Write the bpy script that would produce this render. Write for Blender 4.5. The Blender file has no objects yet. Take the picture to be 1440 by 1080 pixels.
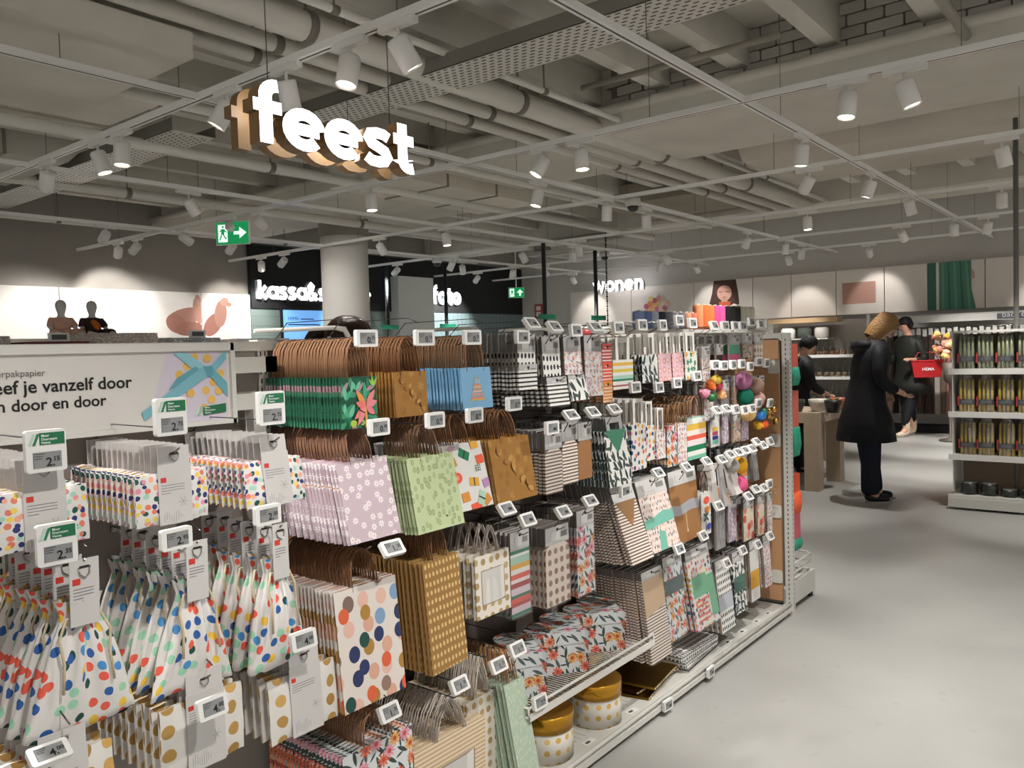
import bpy, math, random
from mathutils import Vector, Matrix
R = math.radians
rnd = random.Random(7)
sc = bpy.context.scene
col = bpy.data.collections.new('store'); sc.collection.children.link(col)

# ------------------------------------------------------------------ camera, world, exposure
cam_d = bpy.data.cameras.new('camera'); cam_d.sensor_width = 36.0; cam_d.lens = 28.55
cam_d.clip_start = 0.05; cam_d.clip_end = 100
cam = bpy.data.objects.new('camera', cam_d); sc.collection.objects.link(cam)
cam.matrix_world = Matrix(((0.62321, 0.05125, -0.78038, 0), (-0.78147, 0.0022, -0.62394, 0),
                           (-0.03026, 0.99868, 0.04142, 1.45), (0, 0, 0, 1)))
sc.camera = cam
world = bpy.data.worlds.new('world'); sc.world = world; world.use_nodes = True
world.node_tree.nodes['Background'].inputs[0].default_value = (1.0, 0.97, 0.93, 1)
world.node_tree.nodes['Background'].inputs[1].default_value = 0.9
sc.view_settings.view_transform = 'Standard'; sc.view_settings.look = 'None'
sc.view_settings.gamma = 1; sc.view_settings.use_curve_mapping = False
sc.view_settings.exposure = 0.0
SPOT_W = 125.0

# ------------------------------------------------------------------ helpers
def lin(h):
    if not isinstance(h, str): return tuple(h)[:3] + (1.0,)
    h = h.lstrip('#'); o = []
    for i in (0, 2, 4):
        c = int(h[i:i+2], 16) / 255
        o.append(c / 12.92 if c <= .04045 else ((c + .055) / 1.055) ** 2.4)
    return tuple(o) + (1.0,)

MATS = {}
def base_mat(name, rough=.6, metal=0, spec=.5):
    m = bpy.data.materials.new(name); m.use_nodes = True
    b = m.node_tree.nodes['Principled BSDF']
    b.inputs['Roughness'].default_value = rough; b.inputs['Metallic'].default_value = metal
    b.inputs['Specular IOR Level'].default_value = spec
    MATS[name] = m
    return m, m.node_tree, b
def N(nt, t, **k):
    n = nt.nodes.new(t)
    for a, v in k.items(): setattr(n, a, v)
    return n
def put(nt, sock, v):
    if hasattr(v, 'is_output'): nt.links.new(v, sock)
    else: sock.default_value = v
def math_(nt, op, a, b=0.0, c=None):
    n = N(nt, 'ShaderNodeMath', operation=op); put(nt, n.inputs[0], a); put(nt, n.inputs[1], b)
    if c is not None: put(nt, n.inputs[2], c)
    return n.outputs[0]
def vmath(nt, op, a, b):
    n = N(nt, 'ShaderNodeVectorMath', operation=op); put(nt, n.inputs[0], a); put(nt, n.inputs[1], b)
    return n.outputs[0]
def mix(nt, f, a, b, mode='MIX'):
    n = N(nt, 'ShaderNodeMix', data_type='RGBA', blend_type=mode)
    put(nt, n.inputs[0], f); put(nt, n.inputs[6], a); put(nt, n.inputs[7], b)
    return n.outputs[2]
def ramp(nt, f, stops, interp='CONSTANT'):
    n = N(nt, 'ShaderNodeValToRGB'); cr = n.color_ramp; cr.interpolation = interp
    while len(cr.elements) < len(stops): cr.elements.new(.5)
    for e, (p, c) in zip(cr.elements, sorted(stops, key=lambda s: s[0])):
        e.position = p; e.color = lin(c)
    put(nt, n.inputs[0], f)
    return n.outputs[0]

def vc_mat(name, rough=.6, metal=0, noise=.06, nscale=30, bump=0, spec=.5, coord='Object'):
    """colour comes from the mesh's colour attribute, with a little procedural variation"""
    m, nt, b = base_mat(name, rough, metal, spec)
    at = N(nt, 'ShaderNodeVertexColor', layer_name='Col')
    tc = N(nt, 'ShaderNodeTexCoord'); nz = N(nt, 'ShaderNodeTexNoise')
    nz.inputs['Scale'].default_value = nscale; nz.inputs['Detail'].default_value = 3
    nt.links.new(tc.outputs[coord], nz.inputs['Vector'])
    k = math_(nt, 'MULTIPLY_ADD', nz.outputs[0], noise * 2, 1 - noise)
    c = vmath(nt, 'SCALE', at.outputs[0], (0, 0, 0)); c.node.inputs['Scale'].default_value = 1
    nt.links.new(k, c.node.inputs['Scale'])
    nt.links.new(c, b.inputs['Base Color'])
    if bump:
        bp = N(nt, 'ShaderNodeBump'); bp.inputs['Strength'].default_value = bump; bp.inputs['Distance'].default_value = .004
        nt.links.new(nz.outputs[0], bp.inputs['Height']); nt.links.new(bp.outputs[0], b.inputs['Normal'])
    return m
paper = vc_mat('paper', .72, 0, .04, 12)
cord = vc_mat('cord', .8, 0, .18, 60)
satin = vc_mat('satin', .35, 0, .03, 8)
plastic = vc_mat('plastic', .42, 0, .03, 8)
steel = vc_mat('painted_steel', .38, 0, .03, 5)
metal = vc_mat('metal', .28, 1, .06, 15)
cloth = vc_mat('cloth', .95, 0, .12, 40, .35, .2)
wood = vc_mat('wood', .6, 0, .14, 7)
concrete = vc_mat('concrete', .9, 0, .16, 2.2, .5, .2)
skin = vc_mat('skin', .55, 0, .05, 20)
hairm = vc_mat('hair', .5, 0, .35, 60, .4)

def emis_mat(name, color, strength):
    m, nt, b = base_mat(name, .6)
    b.inputs['Base Color'].default_value = lin(color)
    b.inputs['Emission Color'].default_value = lin(color); b.inputs['Emission Strength'].default_value = strength
    return m
lens_mat = emis_mat('lamp_lens', '#fff6e8', 9)
sign_mat = emis_mat('sign_face', '#fdfcff', 3.2)
exit_mat = emis_mat('exit_green', '#12a05c', .5)
exit_white = emis_mat('exit_white', '#e8fff2', .9)
screen_blue = emis_mat('screen_blue', '#6fa8e8', .9)
def film_mat():
    m, nt, b = base_mat('clear_film', .12)
    tr = N(nt, 'ShaderNodeBsdfTransparent'); tr.inputs[0].default_value = (.97, .97, .97, 1)
    mx = N(nt, 'ShaderNodeMixShader'); gl = N(nt, 'ShaderNodeBsdfGlossy'); gl.inputs['Roughness'].default_value = .12
    tc = N(nt, 'ShaderNodeTexCoord'); nz = N(nt, 'ShaderNodeTexNoise'); nz.inputs['Scale'].default_value = 35
    bp = N(nt, 'ShaderNodeBump'); bp.inputs['Strength'].default_value = .6; bp.inputs['Distance'].default_value = .006
    nt.links.new(tc.outputs['Object'], nz.inputs[0]); nt.links.new(nz.outputs[0], bp.inputs['Height'])
    nt.links.new(bp.outputs[0], gl.inputs['Normal'])
    mx.inputs[0].default_value = .13
    out = nt.nodes['Material Output']
    nt.links.new(tr.outputs[0], mx.inputs[1]); nt.links.new(gl.outputs[0], mx.inputs[2]); nt.links.new(mx.outputs[0], out.inputs[0])
    return m
film = film_mat()
def glass_mat():
    m, nt, b = base_mat('clear_glass', .05)
    tr = N(nt, 'ShaderNodeBsdfTransparent'); tr.inputs[0].default_value = (.8, .82, .8, 1)
    gl = N(nt, 'ShaderNodeBsdfGlossy'); gl.inputs['Roughness'].default_value = .05
    mx = N(nt, 'ShaderNodeMixShader'); fr = N(nt, 'ShaderNodeLayerWeight'); fr.inputs[0].default_value = .35
    nt.links.new(fr.outputs['Facing'], mx.inputs[0])
    nt.links.new(tr.outputs[0], mx.inputs[1]); nt.links.new(gl.outputs[0], mx.inputs[2])
    nt.links.new(mx.outputs[0], nt.nodes['Material Output'].inputs[0])
    return m
glass = glass_mat()

def pat(name, base, layers=(), stripes=None, rough=.7, metal=0, bump=0, wob=0):
    """printed pattern on the UV map (metres): stripes then Voronoi motifs (dot, leaf, flower)"""
    m, nt, b = base_mat(name, rough, metal)
    uv = N(nt, 'ShaderNodeUVMap').outputs[0]
    if wob:
        nz = N(nt, 'ShaderNodeTexNoise'); nz.inputs['Scale'].default_value = 25; nt.links.new(uv, nz.inputs[0])
        w = vmath(nt, 'SCALE', nz.outputs['Color'], (0, 0, 0)); w.node.inputs['Scale'].default_value = wob
        uv = vmath(nt, 'ADD', uv, w)
    c = lin(base)
    if stripes:
        per, stops, ax = stripes
        sx = N(nt, 'ShaderNodeSeparateXYZ'); nt.links.new(uv, sx.inputs[0])
        f = math_(nt, 'FRACT', math_(nt, 'DIVIDE', math_(nt, 'ADD', sx.outputs[ax], 10 * per), per))
        c = ramp(nt, f, stops)
    for L in layers:
        s = L.get('s', 40); asp = L.get('asp', (1, 1)); off = L.get('off', (3.3, 7.1))
        v = vmath(nt, 'MULTIPLY', uv, (s * asp[0], s * asp[1], 1)); v = vmath(nt, 'ADD', v, (off[0], off[1], 0))
        vo = N(nt, 'ShaderNodeTexVoronoi', voronoi_dimensions='2D'); vo.inputs['Scale'].default_value = 1
        vo.inputs['Randomness'].default_value = L.get('rnd', .55); nt.links.new(v, vo.inputs['Vector'])
        cs = N(nt, 'ShaderNodeSeparateColor'); nt.links.new(vo.outputs['Color'], cs.inputs[0])
        r = L.get('r', .3); k = L.get('k', 'dot')
        if k == 'dot':
            mask = math_(nt, 'LESS_THAN', vo.outputs['Distance'], r)
        else:
            lo = vmath(nt, 'SUBTRACT', v, vo.outputs['Position'])
            sx = N(nt, 'ShaderNodeSeparateXYZ'); nt.links.new(lo, sx.inputs[0])
            x, y = sx.outputs[0], sx.outputs[1]
            if k == 'leaf':
                a = math_(nt, 'MULTIPLY_ADD', cs.outputs[0], L.get('spread', 6.28), L.get('ang', 0))
                ca, sa = math_(nt, 'COSINE', a), math_(nt, 'SINE', a)
                u = math_(nt, 'ADD', math_(nt, 'MULTIPLY', x, ca), math_(nt, 'MULTIPLY', y, sa))
                w = math_(nt, 'SUBTRACT', math_(nt, 'MULTIPLY', y, ca), math_(nt, 'MULTIPLY', x, sa))
                q = math_(nt, 'DIVIDE', u, r)
                lim = math_(nt, 'MULTIPLY', math_(nt, 'SUBTRACT', 1.0, math_(nt, 'MULTIPLY', q, q)), r * L.get('thin', .28))
                mask = math_(nt, 'LESS_THAN', math_(nt, 'ABSOLUTE', w), lim)
            else:
                n = L.get('n', 8)
                an = math_(nt, 'ARCTAN2', y, x); rad = vo.outputs['Distance']
                an = math_(nt, 'ADD', an, math_(nt, 'MULTIPLY', cs.outputs[0], 6.28))
                pe = math_(nt, 'ABSOLUTE', math_(nt, 'COSINE', math_(nt, 'MULTIPLY', an, n / 2)))
                mask = math_(nt, 'LESS_THAN', rad, math_(nt, 'MULTIPLY_ADD', pe, r * .6, r * .4))
        p = L.get('p', 1)
        if p < 1: mask = math_(nt, 'MULTIPLY', mask, math_(nt, 'LESS_THAN', cs.outputs[1], p))
        pl = L['pal']
        cc = lin(pl[0]) if len(pl) == 1 else ramp(nt, cs.outputs[2], [(i / len(pl), q) for i, q in enumerate(pl)])
        if k == 'flower' and L.get('eye'):
            cc = mix(nt, math_(nt, 'LESS_THAN', vo.outputs['Distance'], r * L.get('er', .28)), cc, lin(L['eye']))
        c = mix(nt, mask, c, cc)
    if hasattr(c, 'is_output'): nt.links.new(c, b.inputs['Base Color'])
    else: b.inputs['Base Color'].default_value = c
    if bump:
        nz = N(nt, 'ShaderNodeTexNoise'); nz.inputs['Scale'].default_value = 18; nt.links.new(uv, nz.inputs[0])
        bp = N(nt, 'ShaderNodeBump'); bp.inputs['Strength'].default_value = bump; bp.inputs['Distance'].default_value = .006
        nt.links.new(nz.outputs[0], bp.inputs['Height']); nt.links.new(bp.outputs[0], b.inputs['Normal'])
    return m

class MB:
    def __init__(s, c='#ffffff'): s.v = []; s.f = []; s.c = []; s.m = []; s.u = []; s.col = lin(c); s.mi = 0; s.sm = []; s.smooth = False
    def face(s, idx, c=None, uv=None):
        s.f.append(tuple(idx)); s.c.append(lin(c) if c else s.col); s.m.append(s.mi); s.u.append(uv); s.sm.append(s.smooth)
    def pts(s, ps):
        b = len(s.v); s.v.extend([tuple(p) for p in ps]); return b
    def poly(s, ps, c=None, uv=None):
        b = s.pts(ps); s.face(range(b, b + len(ps)), c, uv)
    def box(s, x0, x1, y0, y1, z0, z1, c=None):
        b = s.pts([(x, y, z) for z in (z0, z1) for y in (y0, y1) for x in (x0, x1)])
        for q in ((0, 2, 3, 1), (4, 5, 7, 6), (0, 1, 5, 4), (2, 6, 7, 3), (0, 4, 6, 2), (1, 3, 7, 5)):
            s.face([b + i for i in q], c)
    def obox(s, ctr, size, rot, c=None):
        ctr = Vector(ctr); h = [k / 2 for k in size]
        b = s.pts([ctr + rot @ Vector((x * h[0], y * h[1], z * h[2])) for z in (-1, 1) for y in (-1, 1) for x in (-1, 1)])
        for q in ((0, 2, 3, 1), (4, 5, 7, 6), (0, 1, 5, 4), (2, 6, 7, 3), (0, 4, 6, 2), (1, 3, 7, 5)):
            s.face([b + i for i in q], c)
    def cyl(s, p0, p1, r0, r1=None, n=10, c=None, caps=(True, True), cc=None):
        r1 = r0 if r1 is None else r1
        p0, p1 = Vector(p0), Vector(p1); d = (p1 - p0).normalized()
        a = d.orthogonal().normalized(); e = d.cross(a)
        A = [p0 + (a * math.cos(t) + e * math.sin(t)) * r0 for t in [2 * math.pi * i / n for i in range(n)]]
        B = [p1 + (a * math.cos(t) + e * math.sin(t)) * r1 for t in [2 * math.pi * i / n for i in range(n)]]
        b = s.pts(A + B)
        sm = s.smooth; s.smooth = n > 5
        for i in range(n):
            j = (i + 1) % n; s.face([b + i, b + j, b + n + j, b + n + i], c)
        s.smooth = sm
        if caps[0]: s.face([b + i for i in range(n)][::-1], cc or c)
        if caps[1]: s.face([b + n + i for i in range(n)], cc or c)
    def tube(s, ps, r, n=5, c=None):
        ps = [Vector(p) for p in ps]; rings = []
        up = None
        for i, p in enumerate(ps):
            d = (ps[min(i + 1, len(ps) - 1)] - ps[max(i - 1, 0)])
            d = d.normalized() if d.length > 1e-9 else Vector((0, 0, 1))
            if up is None: a = d.orthogonal().normalized()
            else:
                a = up - d * up.dot(d); a = a.normalized() if a.length > 1e-6 else d.orthogonal().normalized()
            up = a; e = d.cross(a); rr = r[i] if isinstance(r, (list, tuple)) else r
            rings.append(s.pts([p + (a * math.cos(t) + e * math.sin(t)) * rr for t in [2 * math.pi * k / n for k in range(n)]]))
        sm = s.smooth; s.smooth = True
        for q in range(len(rings) - 1):
            for i in range(n):
                j = (i + 1) % n; s.face([rings[q] + i, rings[q] + j, rings[q + 1] + j, rings[q + 1] + i], c)
        s.smooth = sm
        s.face([rings[0] + i for i in range(n)][::-1], c); s.face([rings[-1] + i for i in range(n)], c)
    def lathe(s, prof, ctr=(0, 0, 0), n=20, c=None, cols=None, sx=1, sy=1):
        x, y, z = ctr; rings = []
        for r, h in prof: rings.append(s.pts([(x + sx * r * math.cos(2 * math.pi * i / n), y + sy * r * math.sin(2 * math.pi * i / n), z + h) for i in range(n)]))
        sm = s.smooth; s.smooth = True
        for q in range(len(rings) - 1):
            for i in range(n):
                j = (i + 1) % n
                s.face([rings[q] + i, rings[q] + j, rings[q + 1] + j, rings[q + 1] + i], cols[q] if cols else c,
                       [(2 * math.pi * a / n * prof[0][0], prof[b][1]) for a, b in ((i, q), (i + 1, q), (i + 1, q + 1), (i, q + 1))])
        s.smooth = sm
        if prof[0][0] > 1e-4: s.face([rings[0] + i for i in range(n)][::-1], cols[0] if cols else c)
        if prof[-1][0] > 1e-4: s.face([rings[-1] + i for i in range(n)], cols[-1] if cols else c)
    def grid(s, P, c=None, uv=None, closed=False):
        """P[row][col] points; uv(row, col) -> (u, v)"""
        nr, nc = len(P), len(P[0]); b = s.pts([p for row in P for p in row])
        sm = s.smooth; s.smooth = True
        for i in range(nr - 1):
            for j in range(nc if closed else nc - 1):
                k = (j + 1) % nc
                q = [b + i * nc + j, b + i * nc + k, b + (i + 1) * nc + k, b + (i + 1) * nc + j]
                s.face(q, c, [uv(i, j), uv(i, j + 1), uv(i + 1, j + 1), uv(i + 1, j)] if uv else None)
        s.smooth = sm
    def prism(s, ps, y0, y1, c=None, cs=None):
        """polygon in the XZ plane (counter-clockwise seen from -Y) pushed from y0 (front) to y1"""
        s_side = cs == 'side'
        if s_side: cs = None
        n = len(ps); b = s.pts([(x, y0, z) for x, z in ps] + [(x, y1, z) for x, z in ps])
        s.face([b + i for i in range(n)], c); s.face([b + n + i for i in range(n)][::-1], cs or c)
        m0 = s.mi
        if s_side: s.mi = 1
        for i in range(n):
            j = (i + 1) % n; s.face([b + i, b + n + i, b + n + j, b + j], cs or c)
        s.mi = m0
    def build(s, name, mat, parent=None, loc=None):
        me = bpy.data.meshes.new(name); me.from_pydata(s.v, [], s.f); 
        for m in (mat if isinstance(mat, (list, tuple)) else [mat]): me.materials.append(m)
        me.polygons.foreach_set('material_index', s.m)
        me.polygons.foreach_set('use_smooth', s.sm)
        ca = me.color_attributes.new('Col', 'FLOAT_COLOR', 'CORNER'); uvl = me.uv_layers.new(name='UVMap')
        cd = []; ud = []
        for pi, p in enumerate(me.polygons):
            n = p.normal; u = s.u[pi]
            ax = max(range(3), key=lambda k: abs(n[k])); a, b2 = ((1, 2), (0, 2), (0, 1))[ax]
            for k, vi in enumerate(p.vertices):
                cd.extend(s.c[pi])
                if u: ud.extend(u[k])
                else: q = s.v[vi]; ud.extend((q[a], q[b2]))
        ca.data.foreach_set('color', cd); uvl.data.foreach_set('uv', ud)
        o = bpy.data.objects.new(name, me); col.objects.link(o)
        if parent: o.parent = parent
        if loc: o.location = loc
        return o

def tag(o, label=None, cat=None, group=None, kind=None):
    if label: o['label'] = label
    if cat: o['category'] = cat
    if group: o['group'] = group
    if kind: o['kind'] = kind
    return o
def thing(name, label, cat, loc=(0, 0, 0), rz=0, group=None):
    o = bpy.data.objects.new(name, None); col.objects.link(o); o.location = loc; o.rotation_euler = (0, 0, rz)
    o.empty_display_size = .05
    return tag(o, label, cat, group)
def struct(name, mb, mat, parent=None):
    o = mb.build(name, mat, parent)
    if not parent: o['kind'] = 'structure'
    return o
KIDS = {}
def copy_tree(o, parent=None):
    c = o.copy(); col.objects.link(c); c.parent = parent
    if o.name not in KIDS: KIDS[o.name] = list(o.children)
    for ch in KIDS[o.name]: copy_tree(ch, c)
    return c
ORD = ['first', 'second', 'third', 'fourth', 'fifth', 'sixth', 'seventh', 'eighth', 'ninth', 'tenth', 'eleventh', 'twelfth',
       'thirteenth', 'fourteenth', 'fifteenth', 'sixteenth', 'seventeenth', 'eighteenth', 'nineteenth', 'twentieth', 'twenty-first', 'twenty-second',
       'twenty-third', 'twenty-fourth', 'twenty-fifth', 'twenty-sixth', 'twenty-seventh', 'twenty-eighth', 'twenty-ninth', 'thirtieth']
_T = {}
def text_mesh(s, bold=0.0):
    key = (s, bold)
    if key not in _T:
        cu = bpy.data.curves.new('lettering', 'FONT'); cu.body = s; cu.size = 1; cu.offset = bold; cu.resolution_u = 3
        o = bpy.data.objects.new('lettering', cu); sc.collection.objects.link(o)
        dg = bpy.context.evaluated_depsgraph_get()
        me = bpy.data.meshes.new_from_object(o.evaluated_get(dg))
        vs = [tuple(v.co) for v in me.vertices]; fs = [tuple(p.vertices) for p in me.polygons]
        bpy.data.objects.remove(o); bpy.data.meshes.remove(me)
        xs = [v[0] for v in vs] or [0, 1]
        _T[key] = (vs, fs, min(xs), max(xs))
    return _T[key]
def add_text(mb, s, x, z, y, width=None, size=None, c='#151515', bold=0.0, align='L', T=None):
    """flat lettering in the XZ plane facing -Y"""
    vs, fs, x0, x1 = text_mesh(s, bold)
    k = size if size else width / (x1 - x0)
    w = (x1 - x0) * k; ox = x - (w if align == 'R' else w / 2 if align == 'C' else 0)
    P = [(ox + (v[0] - x0) * k, y, z + v[1] * k) for v in vs]
    if T: P = [T(p) for p in P]
    b = mb.pts(P)
    for f in fs: mb.face([b + i for i in f], c)

def rrect(x0, x1, z0, z1, r, n=3):
    o = []
    for cx, cz, a in ((x1 - r, z0 + r, -90), (x1 - r, z1 - r, 0), (x0 + r, z1 - r, 90), (x0 + r, z0 + r, 180)):
        for i in range(n + 1):
            t = R(a + 90 * i / n); o.append((cx + r * math.cos(t), cz + r * math.sin(t)))
    return o
def disc(cx, cz, r, n=12, sx=1): return [(cx + sx * r * math.cos(2 * math.pi * i / n), cz + r * math.sin(2 * math.pi * i / n)) for i in range(n)]

# ------------------------------------------------------------------ floor, walls
def floor_mat():
    m, nt, b = base_mat('poured_floor', .34)
    tc = N(nt, 'ShaderNodeTexCoord'); n1 = N(nt, 'ShaderNodeTexNoise'); n1.inputs['Scale'].default_value = .9; n1.inputs['Detail'].default_value = 6
    n2 = N(nt, 'ShaderNodeTexNoise'); n2.inputs['Scale'].default_value = 14; n2.inputs['Detail'].default_value = 8
    nt.links.new(tc.outputs['Object'], n1.inputs[0]); nt.links.new(tc.outputs['Object'], n2.inputs[0])
    c = ramp(nt, n1.outputs[0], [(.3, '#9c9b98'), (.7, '#aaa9a5')], 'EASE')
    c = mix(nt, math_(nt, 'MULTIPLY', math_(nt, 'GREATER_THAN', n2.outputs[0], .66), .5), c, lin('#989794'))
    nt.links.new(c, b.inputs['Base Color'])
    nt.links.new(math_(nt, 'MULTIPLY_ADD', n1.outputs[0], .25, .25), b.inputs['Roughness'])
    bp = N(nt, 'ShaderNodeBump'); bp.inputs['Strength'].default_value = .06; bp.inputs['Distance'].default_value = .01
    nt.links.new(n2.outputs[0], bp.inputs['Height']); nt.links.new(bp.outputs[0], b.inputs['Normal'])
    return m
m = MB(); m.box(-7, 14.2, -8, 11.1, -.12, 0); struct('floor', m, floor_mat())
m = MB('#a19c95'); m.box(-7, 14.2, 11, 11.15, 0, 3.8); struct('wall_back', m, concrete)
m = MB('#c3bfb9'); m.box(14.1, 14.25, -8, 11.15, 0, 3.8); struct('wall_far', m, paper)

# ------------------------------------------------------------------ ceiling slab, ribs, girders, brick infill
CC = '#cfcbc1'
m = MB(CC); m.box(-7, 14.2, -8, 11.1, 3.78, 3.95); ceil = struct('ceiling', m, concrete)
girders = [(5.97, 7.25, 3.24), (11.2, 12.1, 3.3), (-.9, .3, 3.3)]
for gx0, gx1, gz in girders:
    m = MB('#cfcabf'); m.box(gx0, gx1, -8, 11, gz, 3.78); m.build('girder', concrete, ceil)
m = MB('#d3cfc4'); m.box(5.82, 5.97, -8, 11, 3.26, 3.44); m.cyl((5.82, -8, 3.4), (5.82, 11, 3.4), .04, n=8); m.build('girder_ledge', concrete, ceil)
yy = -3.5
while yy < 10.8:
    for x0, x1 in ((.3, 5.97), (7.25, 11.2)):
        if x0 > 1 and yy < -1: continue
        m = MB('#d8d4ca'); m.box(x0, x1, yy, yy + .13, 3.5, 3.78)
        m.build('rib', concrete, ceil)
    yy += .655
# brick infill standing on the girder ledge, each brick a part
m = MB('#7f7b74'); m.box(5.955, 5.969, -.5, 3.6, 3.44, 3.78); bw = struct('wall_brick_infill', m, concrete)
bm_ = []
for k in range(4):
    m = MB(['#c4c0b8', '#cdc9c1', '#b9b5ad', '#d3cfc7'][k])
    l, h_ = .232, .073
    m.v = []; q = rrect(-l / 2, l / 2, 0, h_, .008, 1)
    m.prism([(a, c) for a, c in q], -.022, .02)
    bm_.append(m)
protos = []
for r_ in range(4):
    y = -.5 + (.12 if r_ % 2 else 0)
    while y < 3.5:
        if len(protos) < 4:
            o = bm_[len(protos)].build('brick', concrete, bw); protos.append(o)
        else:
            o = protos[rnd.randrange(4)].copy(); col.objects.link(o); o.parent = bw
        o.location = (5.955 + rnd.uniform(-.008, .006), y + .116, 3.445 + r_ * .083)
        o.rotation_euler = (0, rnd.uniform(-.02, .02), R(-90) + rnd.uniform(-.02, .02))
        y += .245

# ------------------------------------------------------------------ pipes, ducts, trays above the tracks
def pipe(label, p0, p1, r, c='#dad6cc', joints=()):
    t = thing('ceiling_pipe', label, 'pipe', p0)
    d = Vector(p1) - Vector(p0)
    m = MB(c); m.cyl((0, 0, 0), d, r, n=14); m.build('pipe_run', steel, t)
    for j in joints:
        a = d.normalized() * j; m = MB('#7b766b'); m.cyl(a - d.normalized() * .025, a + d.normalized() * .025, r * 1.13, n=14)
        m.tube([a + Vector((0, 0, r)), a + Vector((0, 0, 3.78 - p0[2]))], .006, 4); m.build('pipe_hanger', steel, t)
    return t
J = [1.2, 3.1, 4.9, 6.8, 9, 11]
pipe('thickest pipe of the bundle under the ceiling ribs', (-2, 3.7, 3.27), (11.1, 3.7, 3.27), .082, joints=J)
pipe('thin conduit beside the thickest ceiling pipe', (-2, 3.46, 3.3), (11.1, 3.46, 3.3), .024, '#e0ddd4', joints=J)
pipe('middle pipe of the ceiling bundle, just beyond the thickest', (-2, 3.98, 3.25), (11.1, 3.98, 3.25), .05, joints=J)
pipe('pipe of the ceiling bundle next to the last one', (-2, 4.2, 3.24), (11.1, 4.2, 3.24), .045, joints=J)
pipe('slim sprinkler pipe behind the feest sign', (-2, 5.1, 3.15), (11.1, 5.1, 3.15), .035, '#e0ddd4', joints=[1.7, 4.4, 7.3])
pipe('pale pipe over the far left tracks', (-2, 6.05, 3.1), (11.1, 6.05, 3.1), .045, '#e0ddd4', joints=[1.5, 4.0, 6.3])
pipe('grey pipe near the back wall over the checkout', (-2, 8.0, 3.12), (11.1, 8.0, 3.12), .05, '#e0ddd4', joints=[3, 6, 9])
pipe('thin pipe nearest the back wall', (-2, 9.6, 3.05), (11.1, 9.6, 3.05), .035, '#e0ddd4', joints=[3, 6, 9])
pipe('short stub pipe running down to the front track', (4.1, .95, 3.32), (5.9, .95, 3.32), .03, '#a09b8f')
pipe('thin conduit crossing between two ceiling ribs', (4.5, 1.6, 3.42), (4.5, 3.3, 3.42), .018, '#8e887b')
pipe('cross pipe above the brick wall end', (5.2, 1.9, 3.4), (5.2, 3.4, 3.4), .022, '#9a9486')

def tray(label, x0, x1, y0, y1, z, holes=True):
    t = thing('cable_tray', label, 'cable tray', (0, 0, 0))
    m = MB('#d6d2c8'); m.box(x0, x1, y0, y1, z, z + .004); m.build('tray_bottom', steel, t)
    m = MB('#837f77'); m.box(x0, x0 + .004, y0, y1, z, z + .09); m.build('tray_side', steel, t)
    m = MB('#837f77'); m.box(x1 - .004, x1, y0, y1, z, z + .09); m.build('tray_side', steel, t)
    if holes:
        m = MB('#2e2b28'); nr = int((x1 - x0) / .04)
        y = y0 + .05
        while y < y1 - .05:
            for k in range(nr):
                x = x0 + .02 + k * (x1 - x0 - .02) / nr
                o = .03 if k % 2 else 0
                m.box(x, x + .011, y + o, y + o + .032, z - .0012, z + .0008)
            y += .062
        tag(m.build('slot', steel, t), kind='stuff')
    return t
tray('wide perforated cable tray under the ceiling ribs', 3.75, 4.12, -.5, 5.4, 3.2)
tray('perforated cable tray running towards the back wall on the left', 3.15, 3.5, 5.6, 9.6, 3.12)

def duct(label, box, c='#a39a89', seams=3, chamfer=0):
    x0, x1, y0, y1, z0, z1 = box
    t = thing('air_duct', label, 'duct', (0, 0, 0))
    m = MB(c)
    if chamfer:
        ps = [(x0, z0 + chamfer), (x0 + chamfer, z0), (x1 - chamfer, z0), (x1, z0 + chamfer), (x1, z1), (x0, z1)]
        m.prism(ps, y0, y1)
    else: m.box(x0, x1, y0, y1, z0, z1)
    m.build('duct_body', concrete, t)
    for k in range(1, seams):
        xx = x0 + (x1 - x0) * k / seams
        m = MB('#8f8778'); m.box(xx - .012, xx + .012, y0 - .012, y1 + .012, z0 - .012, z1); m.build('duct_flange', steel, t)
    return t
duct('broad flat duct board under the ceiling at the upper left', (.2, 2.42, 4.05, 5.15, 3.06, 3.2), '#dcd6ca', 2)
duct('duct board beyond the broad one, above the left tracks', (.2, 2.9, 5.3, 6.6, 3.18, 3.34), '#dcd6ca', 2)
duct('flat duct board right above the nearest track', (.3, 2.2, 3.0, 3.95, 3.36, 3.46), '#c9c4b9', 2)
duct('small box duct behind the left spotlights', (2.0, 3.1, 7.0, 8.3, 3.1, 3.4), '#cbc6bb', 2, .08)
duct('wide chamfered duct beyond the second girder', (7.6, 9.4, -3, 3.2, 3.22, 3.6), '#c3bdb0', 1, .12)
duct('long pale duct behind the feest sign', (5.3, 7.6, 5.6, 6.5, 3.12, 3.42), '#dad4c7', 3)
duct('square duct piece above the column', (6.6, 8.2, 7.2, 9.2, 3.3, 3.6), '#cbc6bb', 2)
duct('dark box above the wonen sign', (9.5, 12.5, 4.5, 6, 3.35, 3.6), '#9a9284', 2)
# ceiling cassette air conditioner
t = thing('ceiling_cassette', 'square white air conditioning cassette hanging near the back corner', 'air conditioner', (11.4, 7.4, 2.98))
m = MB('#b9b6ae'); m.box(-.75, .75, -.75, .75, 0, .06); m.build('panel', steel, t)
m = MB('#55524d'); 
for a in (-1, 1):
    m.box(-.55, .55, a * .64 - .04, a * .64 + .04, -.004, .002); m.box(a * .64 - .04, a * .64 + .04, -.55, .55, -.004, .002)
m.build('air_slot', steel, t)
m = MB('#8d8a83'); m.box(-.3, .3, -.3, .3, -.006, .0); m.build('grille', steel, t)

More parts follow.
